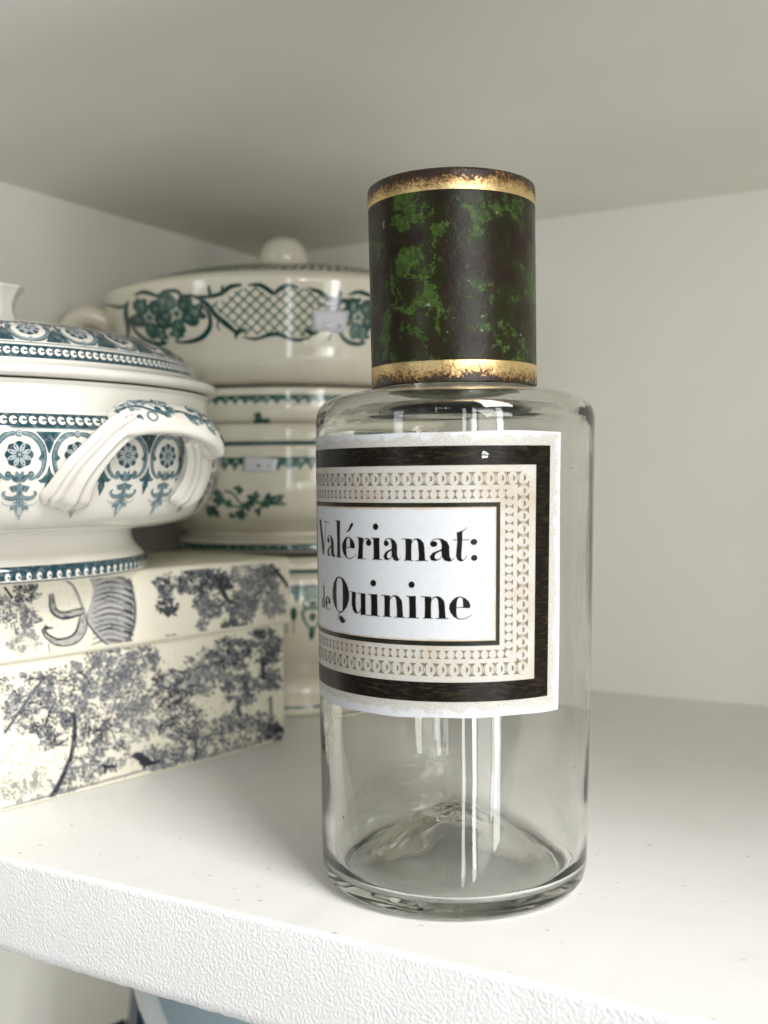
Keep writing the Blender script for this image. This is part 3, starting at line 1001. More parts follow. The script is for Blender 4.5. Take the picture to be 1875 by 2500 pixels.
def ok_body(x, y):
    L = fm(x, y)[0]; return S0 + .003 < L.x < BL - .0025 and .0006 < L.z < SEAM - .0005


clip_art(ta, ok_body).build('toile_print', clamped(fm, S0 + .0035, BL - .003, .0013, SEAM - .0002), M_TOILE, bb, 14)
tl = Art()
for (x, y, R, n, s, tn) in [(20, 1500, 55, 16, 4, [TM, TL, TD]), (60, 1440, 35, 10, 5, [TM, TD]), (55, 1560, 40, 11, 4, [TL, TG]), (75, 1510, 26, 8, 4, [TL, TM]),
                            (415, 1430, 38, 12, 6, [TM, TD, TL]), (480, 1410, 45, 14, 7, [TM, TD]), (410, 1480, 24, 8, 6, [TM, TD]), (505, 1480, 38, 12, 7, [TM, TL]),
                            (540, 1420, 30, 9, 7, [TM, TD]), (600, 1400, 40, 10, 8, [TL, TG]), (590, 1480, 40, 12, 8, [TL, TM]), (640, 1440, 40, 12, 8, [TL, TG, TM]), (570, 1540, 35, 10, 6, [TM, TD]),
                            (670, 1480, 30, 9, 8, [TL, TG]), (650, 1400, 30, 8, 8, [TL, TM]), (415, 1560, 12, 6, 5, [TD, TM]), (490, 1530, 16, 5, 5, [TL])]:
    clump(tl, x, y, R, n, s * .8, tn, r_)
for pts, w0, c in [([(0, 1418), (15, 1440), (30, 1460)], 6, TD), ([(540, 1400), (542, 1440), (560, 1468), (585, 1475)], [10, 14, 9, 5], TD), ([(575, 1385), (585, 1420), (600, 1450)], 9, TG),
                   ([(655, 1372), (678, 1400), (700, 1430), (707, 1470), (704, 1505), (690, 1520)], [7, 9, 8, 7, 8, 6], TD), ([(640, 1370), (645, 1400), (640, 1425)], 8, TM),
                   ([(570, 1515), (572, 1540)], 20, TD), ([(460, 1570), (500, 1575), (540, 1580)], 4, TM), ([(605, 1500), (608, 1540)], 7, TM), ([(650, 1500), (652, 1528)], 6, TM)]:
    tl.stroke(pts, w0, c, 4)
# bound drapery scroll with ribbon
tl.poly([(218, 1412), (255, 1408), (302, 1406), (314, 1424), (326, 1460), (328, 1510), (318, 1555), (296, 1582), (268, 1578), (248, 1560), (226, 1530), (210, 1500), (222, 1470), (228, 1440)], (.40, .39, .37), 2)
for k in range(13):
    y = 1410 + k * 13; tl.stroke([(232 - k * .8, y + 8), (265, y - 4 + 2 * math.sin(k)), (300, y + 3), (322, y + 12)], [1.5, 4 + 2 * (k % 3), 3, 5], (TD, TM, TL)[k % 3], 4)
for k in range(9):
    y = 1425 + k * 17; tl.stroke([(300, y - 6), (316, y), (325, y + 8)], [2, 6, 3], TD, 5)
tl.stroke([(314, 1412), (328, 1470), (326, 1528), (306, 1568), (275, 1574), (248, 1560), (215, 1520), (200, 1480), (178, 1432), (156, 1416)], [5, 6, 6, 8, 9, 9, 8, 6, 6, 4], TM, 5)
tl.stroke([(305, 1566), (275, 1573), (250, 1558), (214, 1515), (198, 1475), (176, 1432), (158, 1418)], [2, 3, 3, 3, 3, 2, 2], (.5, .48, .44), 6)
RB = (.42, .41, .38)
for pts, wd in (([(124, 1450), (130, 1488), (152, 1502), (180, 1497), (204, 1490)], [10, 15, 17, 17, 14]),
                ([(203, 1500), (198, 1538), (178, 1562), (142, 1568), (118, 1556), (107, 1543), (109, 1533), (119, 1533)], [18, 24, 22, 17, 11, 8, 6, 4])):
    tl.stroke(pts, wd, RB, 4)
    for sg in (-1, 1):
        off = []
        for k in range(len(pts)):
            a_, b_ = pts[max(k - 1, 0)], pts[min(k + 1, len(pts) - 1)]; dx, dy = b_[0] - a_[0], b_[1] - a_[1]; L_ = math.hypot(dx, dy)
            off.append((pts[k][0] - dy / L_ * wd[k] * .46 * sg, pts[k][1] + dx / L_ * wd[k] * .46 * sg))
        tl.stroke(off, [2.5] + [5.0 if sg > 0 else 3.0] * (len(pts) - 2) + [2], TD, 6)
    for k in range(26):
        i0 = r_.randint(0, len(pts) - 2); t = r_.random(); x = pts[i0][0] * (1 - t) + pts[i0 + 1][0] * t; y = pts[i0][1] * (1 - t) + pts[i0 + 1][1] * t
        dx, dy = pts[i0 + 1][0] - pts[i0][0], pts[i0 + 1][1] - pts[i0][1]; L_ = math.hypot(dx, dy); o_ = r_.uniform(-.35, .35) * wd[i0]
        x, y = x - dy / L_ * o_, y + dx / L_ * o_; tl.stroke([(x, y), (x + dx / L_ * 12, y + dy / L_ * 12)], 1.6, r_.choice([TM, TM, TD]), 6, 2)
tl.stroke([(118, 1570), (120, 1588), (124, 1602)], 2, TM, 5)
for k in range(70):
    x = r_.uniform(222, 320); y = r_.uniform(1412, 1570); tl.stroke([(x, y), (x + r_.uniform(8, 18), y + r_.uniform(-2, 4))], 1.3, r_.choice([TM, TL, TD]), 5, 2)
for k in range(40):
    x = r_.uniform(90, 210); y = r_.uniform(1420, 1600); tl.stroke([(x, y), (x + r_.uniform(4, 10), y - r_.uniform(4, 12))], .8, TG, 1, 2)
for k in range(60):
    x = r_.uniform(560, 700); y = r_.uniform(1385, 1530); tl.stroke([(x, y), (x + r_.uniform(-6, 8), y + r_.uniform(6, 14))], 1.4, r_.choice([TL, TG]), 1, 2)
fl = face_map(-.0030)


def ok_lid(x, y):
    L = fl(x, y)[0]; return S0 + .002 < L.x < BL - .0012 and SEAM + .0022 < L.z < BH - .0022


clip_art(tl, ok_lid).build('toile_print', clamped(fl, S0 + .0025, BL - .0018, SEAM + .0023, BH - .0022), M_TOILE, bl, 14)

# ------------------------------------------------------------------ blue printed tureen on the box
TC = A(-.3590, .3145, BH + .0002)
tur = empty('blue_soup_tureen', TC, -YAW, 'white covered soup tureen with teal blue medallion print, standing on the toile box', 'tureen')
SU, SV = .885, 1.10
ZB0 = BH
P_FOOT = [(.0570, 0), (.0592, .0006), (.0600, .0022), (.0596, .0055), (.0575, .0085), (.0548, .0115), (.0535, .0150), (.0540, .0182), (.0570, .0198)]
P_BODY = [(.0530, .0184), (.0620, .0187), (.0730, .0200), (.0830, .0240), (.0892, .0312), (.0930, .0400), (.0945, .0480), (.0948, .0540), (.0935, .0585), (.0905, .0615), (.0885, .0635), (.0880, .0660), (.0880, .0725), (.0886, .0738), (.0886, .0748), (.0860, .0750)]
P_LID = [(.0870, .0754), (.0905, .0756), (.0922, .0764), (.0928, .0778), (.0920, .0794), (.0895, .0802), (.0865, .0810), (.0850, .0822), (.0830, .0862), (.0788, .0908), (.0712, .0952), (.0600, .0986), (.0450, .1008), (.0300, .1020), (.0150, .1026), (.0050, .1028)]
cf = lambda P, n=4: [tuple(p) for p in cat(P, n)]
pf, pb_, pl_ = cf(P_FOOT), cf(P_BODY), cf(P_LID)
v_, f_ = lathe(pf, 144, SU, SV, close_bottom=True); me = mesh('foot', v_, f_); fix_normals(me); tf = link('foot', me, M_BLUEWARE, tur)
v_, f_ = lathe(pb_, 144, SU, SV); me = mesh('bowl', v_, f_); tb = link('bowl', me, M_BLUEWARE, tur)
v_, f_ = lathe(pl_, 144, SU, SV, close_top=True); me = mesh('lid', v_, f_); tlid = link('lid', me, M_BLUEWARE, tur)
# finial: waisted, ribbed
kp = cf([(.0085, .1000), (.0092, .1030), (.0076, .1062), (.0062, .1100), (.0066, .1140), (.0085, .1175), (.0100, .1195), (.0094, .1206), (.0045, .1212), (.0006, .1212)])
v_, f_ = lathe(kp, 64, fn=lambda v: Vector((v.x * (1 + .05 * math.sin(8 * math.atan2(v.y, v.x))), v.y * (1 + .05 * math.sin(8 * math.atan2(v.y, v.x))), v.z)), close_top=True)
link('finial', mesh('finial', v_, f_), M_BLUEWARE, tlid)

DB, MB_, GB, LB, WH = (.008, .045, .062), (.030, .086, .106), (.130, .195, .217), (.38, .42, .435), (.70, .685, .64)
q = 2.52e-5      # metres per sample pixel


def medallion(a, x0=0.0):
    def S(pts, wd, c, l): a.stroke([(x0 + p[0], p[1]) for p in pts], wd, c, l, 4)
    for s in (-1, 1):
        S([(s * 40, 300 - 600), (s * 170, -265), (s * 280, -150), (s * 325, -10), (s * 320, 110), (s * 290, 220), (s * 220, 300), (s * 150, 330), (s * 120, 290), (s * 150, 250)], [34, 44, 52, 58, 54, 48, 44, 40, 34, 24], GB, 1)
        S([(s * 60, -318), (s * 190, -288), (s * 305, -160), (s * 352, -10), (s * 346, 115), (s * 312, 235), (s * 235, 325)], [8, 12, 14, 14, 14, 12, 8], DB, 2)
        S([(s * 50, -270), (s * 150, -240), (s * 250, -140), (s * 293, -10), (s * 290, 90)], [8, 10, 10, 12, 10], MB_, 2)
        a.poly([(x0 + s * 245, 50), (x0 + s * 320, -60), (x0 + s * 330, 60), (x0 + s * 290, 80)], MB_, 3)
        a.ell(x0 + s * 150, 265, 40, 42, GB, 2); a.ring(x0 + s * 150, 265, 30, 30, 12, MB_, 3)
        # palmette and hanging leaf, mirrored halves
        a.leaf(x0 + s * 8, 370, x0 + s * 120, 270, .5, MB_, 2); a.leaf(x0 + s * 4, 380, x0 + s * 45, 220, .45, GB, 2)
        a.leaf(x0 + s * 5, 470, x0 + s * 105, 440, .7, GB, 2); a.leaf(x0 + s * 5, 420, x0 + s * 80, 500, .7, MB_, 2)
        S([(s * 10, 560), (s * 70, 590), (s * 140, 575), (s * 165, 525), (s * 140, 500)], [46, 44, 36, 28, 22], GB, 2)
        S([(s * 10, 600), (s * 75, 622), (s * 150, 600)], [8, 12, 8], MB_, 3)
        S([(s * 10, 650), (s * 80, 690), (s * 150, 680), (s * 180, 640)], [22, 18, 14, 10], LB, 2)
        a.leaf(x0 + s * 6, 640, x0 + s * 95, 760, .5, GB, 2)
    a.poly([(x0 - 26, 395), (x0 + 26, 395), (x0 + 44, 600), (x0 + 70, 740), (x0 + 34, 830), (x0, 900), (x0 - 34, 830), (x0 - 70, 740), (x0 - 44, 600)], GB, 3)
    a.stroke([(x0, 400), (x0, 890)], [10, 8], MB_, 4, 2); a.leaf(x0, 700, x0, 880, .3, LB, 4)
    a.ell(x0, -290, 44, 44, MB_, 3); a.ell(x0, -290, 32, 32, LB, 4); a.ell(x0, -290, 13, 13, MB_, 5)
    pts = []
    for k in range(48):
        t = 2 * math.pi * k / 48; R = 178 * (1 + .06 * math.cos(8 * t)); pts.append((x0 + R * math.cos(t), R * math.sin(t)))
    a.poly(pts, DB, 1)
    for k in range(8):
        t = 2 * math.pi * (k + .5) / 8
        a.leaf(x0 + 36 * math.cos(t), 36 * math.sin(t), x0 + 176 * math.cos(t), 176 * math.sin(t), .46, LB, 2)
        a.ell(x0 + 128 * math.cos(t), 128 * math.sin(t), 12, 12, MB_, 3, 0, 8)
        a.stroke([(x0 + 50 * math.cos(t), 50 * math.sin(t)), (x0 + 115 * math.cos(t), 115 * math.sin(t))], 5, GB, 3, 2)
    a.ell(x0, 0, 30, 30, GB, 3); a.ell(x0, 0, 15, 15, LB, 4)


def spandrel(a, x):
    a.poly([(x - 175, -318), (x + 175, -318), (x + 70, -190), (x + 8, -20), (x - 8, -20), (x - 70, -190)], MB_, 0)
    a.poly([(x - 90, -300), (x + 90, -300), (x + 20, -120), (x, -60), (x - 20, -120)], DB, 1)
    a.poly([(x - 150, 350), (x - 95, 330), (x - 30, 250), (x, 140), (x + 30, 250), (x + 95, 330), (x + 150, 350), (x + 110, 385), (x + 45, 385), (x + 55, 450), (x, 590), (x - 55, 450), (x - 45, 385), (x - 110, 385)], MB_, 1)
    a.poly([(x, 270), (x + 22, 370), (x, 440), (x - 22, 370)], DB, 2)


def beads(a, x0, x1, y0, y1, step, bg_, lay=0):
    a.poly([(x0, y0), (x1, y0), (x1, y1), (x0, y1)], bg_, lay)
    n = max(1, round((x1 - x0) / step)); st = (x1 - x0) / n; c = (y0 + y1) / 2; R = min(st, abs(y1 - y0)) * .43
    for i in range(n):
        x = x0 + (i + .5) * st
        a.ell(x, c, R, R * 1.05, WH, lay + 1, 0, 12); a.ell(x + R * .15, c, R * .36, R * .36, MB_, lay + 2, 0, 8)
        a.poly([(x + R * .1, c - R * .15), (x + R * 1.0, c - R * .3), (x + R * 1.0, c + R * .3), (x + R * .1, c + R * .15)], bg_, lay + 2)


PER = math.radians(12)
WPX = PER * .0948 / q
one = Art(); medallion(one)
one.P = [([(x * 1.35 if min(v_[1] for v_ in pts) > 395 else x, y) for x, y in pts], c, l) for pts, c, l in one.P]
spandrel(one, WPX / 2)
beads(one, -WPX / 2, WPX / 2, -575, -370, 130, DB); one.stroke([(-WPX / 2, -362), (WPX / 2, -362)], 10, GB, 3, 2)
body_art = Art()
PH0 = math.radians(-41.3 + 9.5)
for k in range(-9, 14):
    body_art.add(one, lambda x, y, k=k: (x * q / .0948 + PH0 + k * PER, y))
bmap = lathe_map(pb_[4:], SU, SV)
Z0 = .1401 - BH
body_art.build('blue_print', lambda x, y, l: bmap(x, Z0 - y * q, l), M_PRINT, tb, 90, .0948 / q)
# same ornament on the lid, reversed, measured along the dome
cum = np.concatenate([[0], np.cumsum([math.hypot(pl_[i + 1][0] - pl_[i][0], pl_[i + 1][1] - pl_[i][1]) for i in range(len(pl_) - 1)])])
smap = lathe_map(pl_, SU, SV, 's')
s_of_r = lambda r: float(np.interp(-r, [-p[0] for p in pl_[8:]], cum[8:]))
one = Art(); med = Art(); medallion(med)
med.P = [p for p in med.P if max(y for _, y in p[0]) < 420]
WL = PER * 1.15 * .074 / (q * .86)
one.add(med, lambda x, y: (x, -y))
x = WL / 2
one.poly([(x - 190, 318), (x + 190, 318), (x + 100, 150), (x + 14, -20), (x - 14, -20), (x - 100, 150)], DB, 0)
one.poly([(x - 150, -330), (x + 150, -330), (x + 40, -190), (x, -60), (x - 20, -190)], DB, 0)
one.stroke([(-WL / 2, 352), (WL / 2, 352)], 16, GB, 0, 2); one.stroke([(-WL / 2, -352), (WL / 2, -352)], 20, MB_, 0, 2)
beads(one, -WL / 2, WL / 2, 395, 585, 112, DB)
lid_art = Art(); SM = s_of_r(.0845) + .0004 + 540 * q * 1.12
for k in range(26):
    lid_art.add(one, lambda x, y, k=k: (x * q * .86 / .074 + k * 2 * math.pi / 26, y))
lid_art.build('blue_print', lambda x, y, l: smap(x, SM - y * q * 1.12, l), M_PRINT, tlid, 90, .074 / q)
ft = Art(); beads(ft, -3.3, 2.2, .0010, .0052, .0030 / .062 * 1.0, DB)
ft.P = []
n = 100
for k in range(n):
    t0, t1 = 2 * math.pi * k / n, 2 * math.pi * (k + 1) / n
    ft.poly([(t0, .0006), (t1, .0006), (t1, .0066), (t0, .0066)], DB, 0)
    tm = (t0 + t1) / 2
    ft.ell(tm, .0029, .00100 / .062, .00150, WH, 1, 0, 10); ft.ell(tm + .005, .0027, .0005 / .062, .0005, MB_, 2, 0, 6)
fmap = lathe_map(pf[2:-8], SU, SV)
ft.build('blue_print', lambda x, y, l: fmap(x, y, l), M_PRINT, tf, .0022, .06)


# handle: broad arched strap carried by two fluted acanthus legs
def tpt(th, z, off):
    r = float(np.interp(z, [p[1] for p in pb_[4:]], [p[0] for p in pb_[4:]])) + off
    return Vector((r * math.cos(th) * SU, r * math.sin(th) * SV, z))


TH0 = math.radians(-4)
d17 = math.radians(17)


def hleg(s):
    keys = [(-18.5, .0290, .0012), (-17.8, .0345, .0030), (-16.4, .0420, .0066), (-13.8, .0495, .0105), (-11.0, .0558, .0140), (-8.0, .0596, .0172)] if s < 0 else [(16.5, .0285, .0012), (16.0, .0340, .0030), (14.5, .0415, .0062), (12.0, .0480, .0098), (9.5, .0526, .0130), (7.5, .0558, .0158)]
    path = [tpt(TH0 + math.radians(a), z, o_) for a, z, o_ in keys]
    path = [Vector(p) for p in cat([tuple(p) for p in path], 6)]
    n = len(path)
    wid = [float(np.interp(i / (n - 1), [0, .04, .14, .35, .6, .85, 1], [.002, .0068, .0088, .0068, .0052, .0050, .0052])) for i in range(n)]
    hei = [float(np.interp(i / (n - 1), [0, .05, .2, .5, 1], [.0010, .0036, .0056, .0050, .0044])) for i in range(n)]
    nd = Vector((math.cos(TH0 + math.radians(s * 16)), math.sin(TH0 + math.radians(s * 16)), 0))
    ups = [nd + Vector((0, 0, -.55))] * n
    return sweep(path, wid, hei, ups, 64, .16, 4)


hv_, hf_ = [], []
for s in (-1, 1):
    v_, f_ = hleg(s); k = len(hv_); hv_ += v_; hf_ += [tuple(i + k for i in f) for f in f_]
keys = [(-10.5, .0590, .0105), (-8.4, .0606, .0160), (-4.5, .0616, .0200), (1, .0612, .0220), (6, .0590, .0216), (10.0, .0550, .0188), (12.2, .0500, .0140)]
spath = [Vector(p) for p in cat([tuple(tpt(TH0 + math.radians(a), z, o_)) for a, z, o_ in keys], 8)]
n = len(spath)
swid = [float(np.interp(i / (n - 1), [0, .12, .5, .88, 1], [.0058, .0088, .0082, .0090, .0055])) for i in range(n)]
shei = [float(np.interp(i / (n - 1), [0, .2, .5, .8, 1], [.0040, .0042, .0034, .0042, .0040])) for i in range(n)]
rad = Vector((math.cos(TH0), math.sin(TH0), 0))
sups = [Vector((0, 0, 1)) + rad * 1.0] * n
v_, f_ = sweep(spath, swid, shei, sups, 28)
k = len(hv_); hv_ += v_; hf_ += [tuple(i + k for i in f) for f in f_]
for s, i0 in ((-1, 6), (1, n - 7)):      # rolled tips under the strap
    pp = spath[i0]; pth = [pp + rad * (.0015 * t) + Vector((0, 0, -.0012 - .0035 * t)) for t in (-1.2, -.3, .6, 1.4)]
    v_, f_ = sweep(pth, [.003, .0055, .0055, .002], [.003, .0048, .0048, .002], [rad] * 4, 16)
    k = len(hv_); hv_ += v_; hf_ += [tuple(i + k for i in f) for f in f_]
me = mesh('handle', hv_, hf_); fix_normals(me)
hd = link('handle', me, M_BLUEWARE, tur)


def strap_map(t, a, lay=0):
    i = max(0, min(n - 1.001, t * (n - 1))); i0 = int(i); fr_ = i - i0
    p = spath[i0].lerp(spath[i0 + 1], fr_); tg = (spath[min(i0 + 1, n - 1)] - spath[max(i0 - 1, 0)]).normalized()
    up = (sups[0] - tg * sups[0].dot(tg)).normalized(); sd = tg.cross(up)
    w_ = swid[i0] * (1 - fr_) + swid[i0 + 1] * fr_; h_ = shei[i0] * (1 - fr_) + shei[i0 + 1] * fr_
    nn = (sd * (math.cos(a) / w_) + up * (math.sin(a) / h_)).normalized()
    return p + sd * (w_ * math.cos(a)) + up * (h_ * math.sin(a)) + nn * (.0002 + LAY * lay), nn


sa = Art(); rs = random.Random(9)
SL = sum((spath[i + 1] - spath[i]).length for i in range(n - 1)) * 1000      # strap length, mm
for s in (-1, 1):
    for k in range(26):
        x = s * (1 + k * .78); y = rs.uniform(-4.2, 4.2)
        w_ = rs.uniform(-1.2, 1.2) + (0 if s > 0 else math.pi); L_ = rs.uniform(2.2, 4.6)
        sa.leaf(x, y, x + L_ * math.cos(w_), y + L_ * math.sin(w_), .42, rs.choice([GB, MB_, LB, GB, LB]), rs.randint(0, 2))
    for k in range(8):
        x = s * rs.uniform(2, 20); y = rs.uniform(-4, 4); sa.ell(x, y, 1.0, .6, DB, 3, rs.uniform(0, 3), 7, .3)
    for x, y in ((5, -3), (10, 3), (15, -2.5)): sa.ring(s * x, y, 1.6, 1.6, .6, GB, 2, n=14)
    sa.stroke([(0, 0), (s * 7, 1.5), (s * 14, -1), (s * 22, 0)], .7, MB_, 3)
sa.P = [p for p in sa.P if all(abs(x) < SL * .45 and abs(y) < 6 for x, y in p[0])]
sa.build('blue_print', lambda x, y, l: strap_map(.5 + x / SL, 1.57 - y / 6.5, l), M_PRINT, hd, 2.0)

# ------------------------------------------------------------------ green printed stack in the corner
def at_depth(px, Y): return Vector(((px - CX) / FPX * Y / cp, Y, 0))


DG, MG, LG, PG = (.006, .046, .040), (.018, .085, .066), (.085, .175, .135), (.30, .36, .28)
SC = at_depth(706, .628)


def cyl_px(c, R, su=1.0, sv=1.0):
    """photo pixel -> (theta, z) on an upright cylinder round c (world axes)"""
    def f(x, y):
        d = ray(x, y); ox, oy = -c.x / (su), -c.y / (sv); dx, dy = d.x / su, d.y / sv
        a_ = dx * dx + dy * dy; b_ = 2 * (ox * dx + oy * dy); c_ = ox * ox + oy * oy - R * R
        D_ = b_ * b_ - 4 * a_ * c_
        k = (-b_ - math.sqrt(max(D_, 0))) / (2 * a_)
        return math.atan2(oy + k * dy, ox + k * dx), CAM_H + d.z * k
    return f


def scallop(a, z0, z1, r, n, cols, toothfrac=.5):
    """printed band with a toothed lower edge"""
    zm = z1 - (z1 - z0) * (1 - toothfrac)
    for k in range(n):
        t0, t1 = 2 * math.pi * k / n, 2 * math.pi * (k + 1) / n; tm = (t0 + t1) / 2
        a.poly([(t0, zm), (t1, zm), (t1, z1), (t0, z1)], cols[0], 0)
        a.poly([(t0, zm), (t0 * .25 + t1 * .75, zm), (tm * .6 + t0 * .4, z0)], cols[1], 0)
        a.ell(tm, zm + (z1 - zm) * .45, (t1 - t0) * .28, (z1 - zm) * .25, PG if k % 3 else LG, 1, 0, 8)
        if k % 7 == 0: a.ell(tm, zm, (t1 - t0) * .8, (z1 - zm) * .5, LG, 2, 0, 10)


def pendants(a, zt, h, n):
    RR = .083; b0 = a; a = Art()
    for k in range(n):
        t = 2 * math.pi * (k + .3) / n * RR; d = 2 * math.pi / n * RR
        a.ring(t, zt + h * .08, d * .22, h * .16, .0012, LG, 2, n=16); a.ell(t, zt + h * .08, d * .10, h * .08, MG, 2, 0, 10)
        for s in (-1, 1):
            a.stroke([(t, zt), (t + s * d * .22, zt - h * .15), (t + s * d * .16, zt - h * .45), (t, zt - h * .7)], [.0007, .0016, .0013, .0007], LG, 1, 4)
            a.leaf(t + s * d * .42, zt, t + s * d * .42, zt - h * .42, .45, MG, 1); a.stroke([(t + s * d * .42, zt - h * .4), (t + s * d * .42, zt - h * .75)], .0006, LG, 1, 2)
        a.leaf(t, zt - h * .55, t, zt - h, .4, MG, 1); a.ell(t, zt - h * .3, d * .08, h * .12, MG, 1, 0, 8)
    b0.add(a, lambda x, y: (x / RR, y))


def dish(name, z, prof, label_, bands=(), lines=(), pend=None, tilt=(0, 0), cat_='bowl'):
    e = empty(name, SC + Vector((0, 0, z)), 0, label_, cat_)
    P = cf(prof, 4)
    v_, f_ = lathe(P, 128, close_bottom=True); me = mesh('bowl', v_, f_); fix_normals(me)
    b_ = link('bowl', me, M_CREAM, e)
    top = max(range(len(P)), key=lambda i: P[i][0])
    side = [p for p in P]
    # outer wall, ordered by height
    Ls = []
    for p in side:
        if not Ls or p[1] > Ls[-1][1] + 1e-5: Ls.append(p)
        elif p[1] < Ls[-1][1] - 1e-4: break
    mp = lathe_map(Ls)
    a = Art()
    for (z0, z1, n_) in bands: scallop(a, z0, z1, .083, n_, (MG, LG))
    for (z0, z1) in lines:
        for k in range(72): a.poly([(2 * math.pi * k / 72, z0), (2 * math.pi * (k + 1) / 72, z0), (2 * math.pi * (k + 1) / 72, z1), (2 * math.pi * k / 72, z1)], MG, 0)
    if pend: pendants(a, *pend)
    a.build('green_print', lambda x, y, l: mp(x, y, l), M_GPRINT, b_, .0035, .083)
    e.rotation_euler = (tilt[0], tilt[1], 0)
    return e, b_, mp


# lower footed bowl, standing on the shelf
low, low_b, _ = dish('footed_bowl', 0.0003,
    [(.0430, 0), (.0470, .0002), (.0482, .0030), (.0478, .0060), (.0455, .0090), (.0425, .0130), (.0440, .0190), (.0530, .0260), (.0680, .0370), (.0775, .0490), (.0818, .0600), (.0828, .0690), (.0828, .0780), (.0835, .0805), (.0850, .0830), (.0855, .0860), (.0848, .0885), (.0830, .0900), (.0800, .0900), (.0780, .0880)],
    'cream footed bowl with green printed band and pendants, lowest of the stack', bands=[(.0665, .0760, 90)], lines=[(.0822, .0842), (.0044, .0058)], pend=(.0650, .019, 22))
# middle bowl
mid, mid_b, mid_map = dish('footed_bowl', .0902,
    [(.0440, 0), (.0560, .0002), (.0640, .0012), (.0652, .0040), (.0640, .0075), (.0600, .0100), (.0590, .0118), (.0660, .0150), (.0750, .0220), (.0805, .0310), (.0826, .0400), (.0828, .0480), (.0830, .0560), (.0842, .0590), (.0856, .0620), (.0858, .0655), (.0848, .0680), (.0828, .0692), (.0800, .0690)],
    'cream bowl with green sprays and a white price sticker, middle of the stack', bands=[(.0448, .0520, 92)], lines=[(.0580, .0602), (.0028, .0062)], pend=None)
# shallow bowl nested in it
sh, sh_b, sh_map = dish('shallow_bowl', .1560,
    [(.0500, 0), (.0690, .0002), (.0755, .0014), (.0800, .0060), (.0826, .0110), (.0834, .0160), (.0842, .0200), (.0836, .0216), (.0815, .0218), (.0790, .0200)],
    'shallow cream bowl with toothed green rim band under the green tureen', bands=[(.0130, .0180, 96)])
cy1 = cyl_px(SC, .0815)
# flower spray (middle bowl) and sprig (shallow bowl), drawn where the photo shows them
sx_ = lambda x, y: (480 + x / 4.81, 940 + y / 4.81)
spray = Art(); rg = random.Random(14)


def sput(art, x, y, s, tones):
    for k in range(15):
        t = rg.uniform(0, 6.28); px, py = sx_(x + rg.uniform(-s, s) * .7, y + rg.uniform(-s, s) * .6); art.leaf(px, py, px + math.cos(t) * s / 3.4, py + math.sin(t) * s / 3.2, .75, rg.choice(tones), rg.randint(0, 2))


for x, y, s in [(120, 1500, 60), (230, 1230, 45), (240, 1330, 55), (350, 1400, 40), (500, 1230, 40), (480, 1520, 50), (640, 1360, 55), (700, 1300, 35), (700, 1490, 40), (800, 1400, 45), (870, 1340, 50), (960, 1330, 45), (340, 1540, 30), (560, 1430, 40)]:
    sput(spray, x, y, s * .85, [MG, MG, LG, LG, DG])
for pts in ([(150, 1450), (300, 1380), (460, 1430), (640, 1380), (820, 1400), (1050, 1400)], [(330, 1240), (420, 1270), (480, 1360), (560, 1440)], [(330, 1540), (450, 1530), (540, 1440)], [(640, 1380), (700, 1290)]):
    spray.stroke([sx_(*p) for p in pts], 5, MG, 1)
for dth in (0, 1.35, -1.35, 2.7):
    cp_ = Art(); cp_.P = spray.P
    cp_.build('flower_spray', lambda x, y, l, d=dth: (lambda tz: mid_map(tz[0] + d, min(.052, max(.013, tz[1] - .0902)), l))(cy1(x, y)), M_GPRINT, mid_b, 8)
spg = Art()
for x, y, s in [(735, 390, 40), (800, 430, 30), (690, 435, 22)]: sput(spg, x, y, s, [DG, MG, LG])
spg.stroke([sx_(650, 440), sx_(740, 440), sx_(870, 440)], 3, MG, 0)
spg.build('sprig', lambda x, y, l: (lambda tz: sh_map(tz[0], tz[1] - .156, l))(cy1(x, y)), M_GPRINT, sh_b, 8)

M_STICK = plain('sticker_paper', (.62, .62, .66), .55)


def sticker(px, mapf, parent, marks):
    """small adhesive price sticker lying on a curved wall"""
    (xa, ya), (xb, yb), (xc, yc), (xd, yd) = px
    vs_, fs = [], []
    nx, ny = 8, 4
    for lay in (0, 4):
        for j in range(ny + 1):
            for i in range(nx + 1):
                s, t = i / nx, j / ny
                x = (xa * (1 - s) + xb * s) * (1 - t) + (xd * (1 - s) + xc * s) * t; y = (ya * (1 - s) + yb * s) * (1 - t) + (yd * (1 - s) + yc * s) * t
                vs_.append(mapf(x, y, 5 + lay)[0])
    w_ = (nx + 1) * (ny + 1)
    for j in range(ny):
        for i in range(nx):
            a = j * (nx + 1) + i; fs.append((a, a + 1, a + nx + 2, a + nx + 1)); fs.append((w_ + a, w_ + a + nx + 1, w_ + a + nx + 2, w_ + a + 1))
    bd = [i for i in range(nx + 1)] + [j * (nx + 1) + nx for j in range(1, ny + 1)] + [ny * (nx + 1) + i for i in range(nx - 1, -1, -1)] + [j * (nx + 1) for j in range(ny - 1, 0, -1)]
    for k in range(len(bd)): fs.append((bd[k], bd[(k + 1) % len(bd)], w_ + bd[(k + 1) % len(bd)], w_ + bd[k]))
    me = mesh('price_sticker', vs_, fs); fix_normals(me); o = link('price_sticker', me, M_STICK, parent)
    a = Art()
    for (x, y, rx, ry) in marks: a.ell(x, y, rx, ry, (.22, .22, .26), 12, 0, 8, .3)
    a.build('pen_mark', mapf, M_GPRINT, o, 8)


sticker([(597, 1112), (679, 1120), (673, 1152), (592, 1151)], lambda x, y, l: (lambda tz: mid_map(tz[0], tz[1] - .0902, l))(cyl_px(SC, .083)(x, y)), mid_b, [(632, 1137, 7, 4), (656, 1138, 3, 4)])

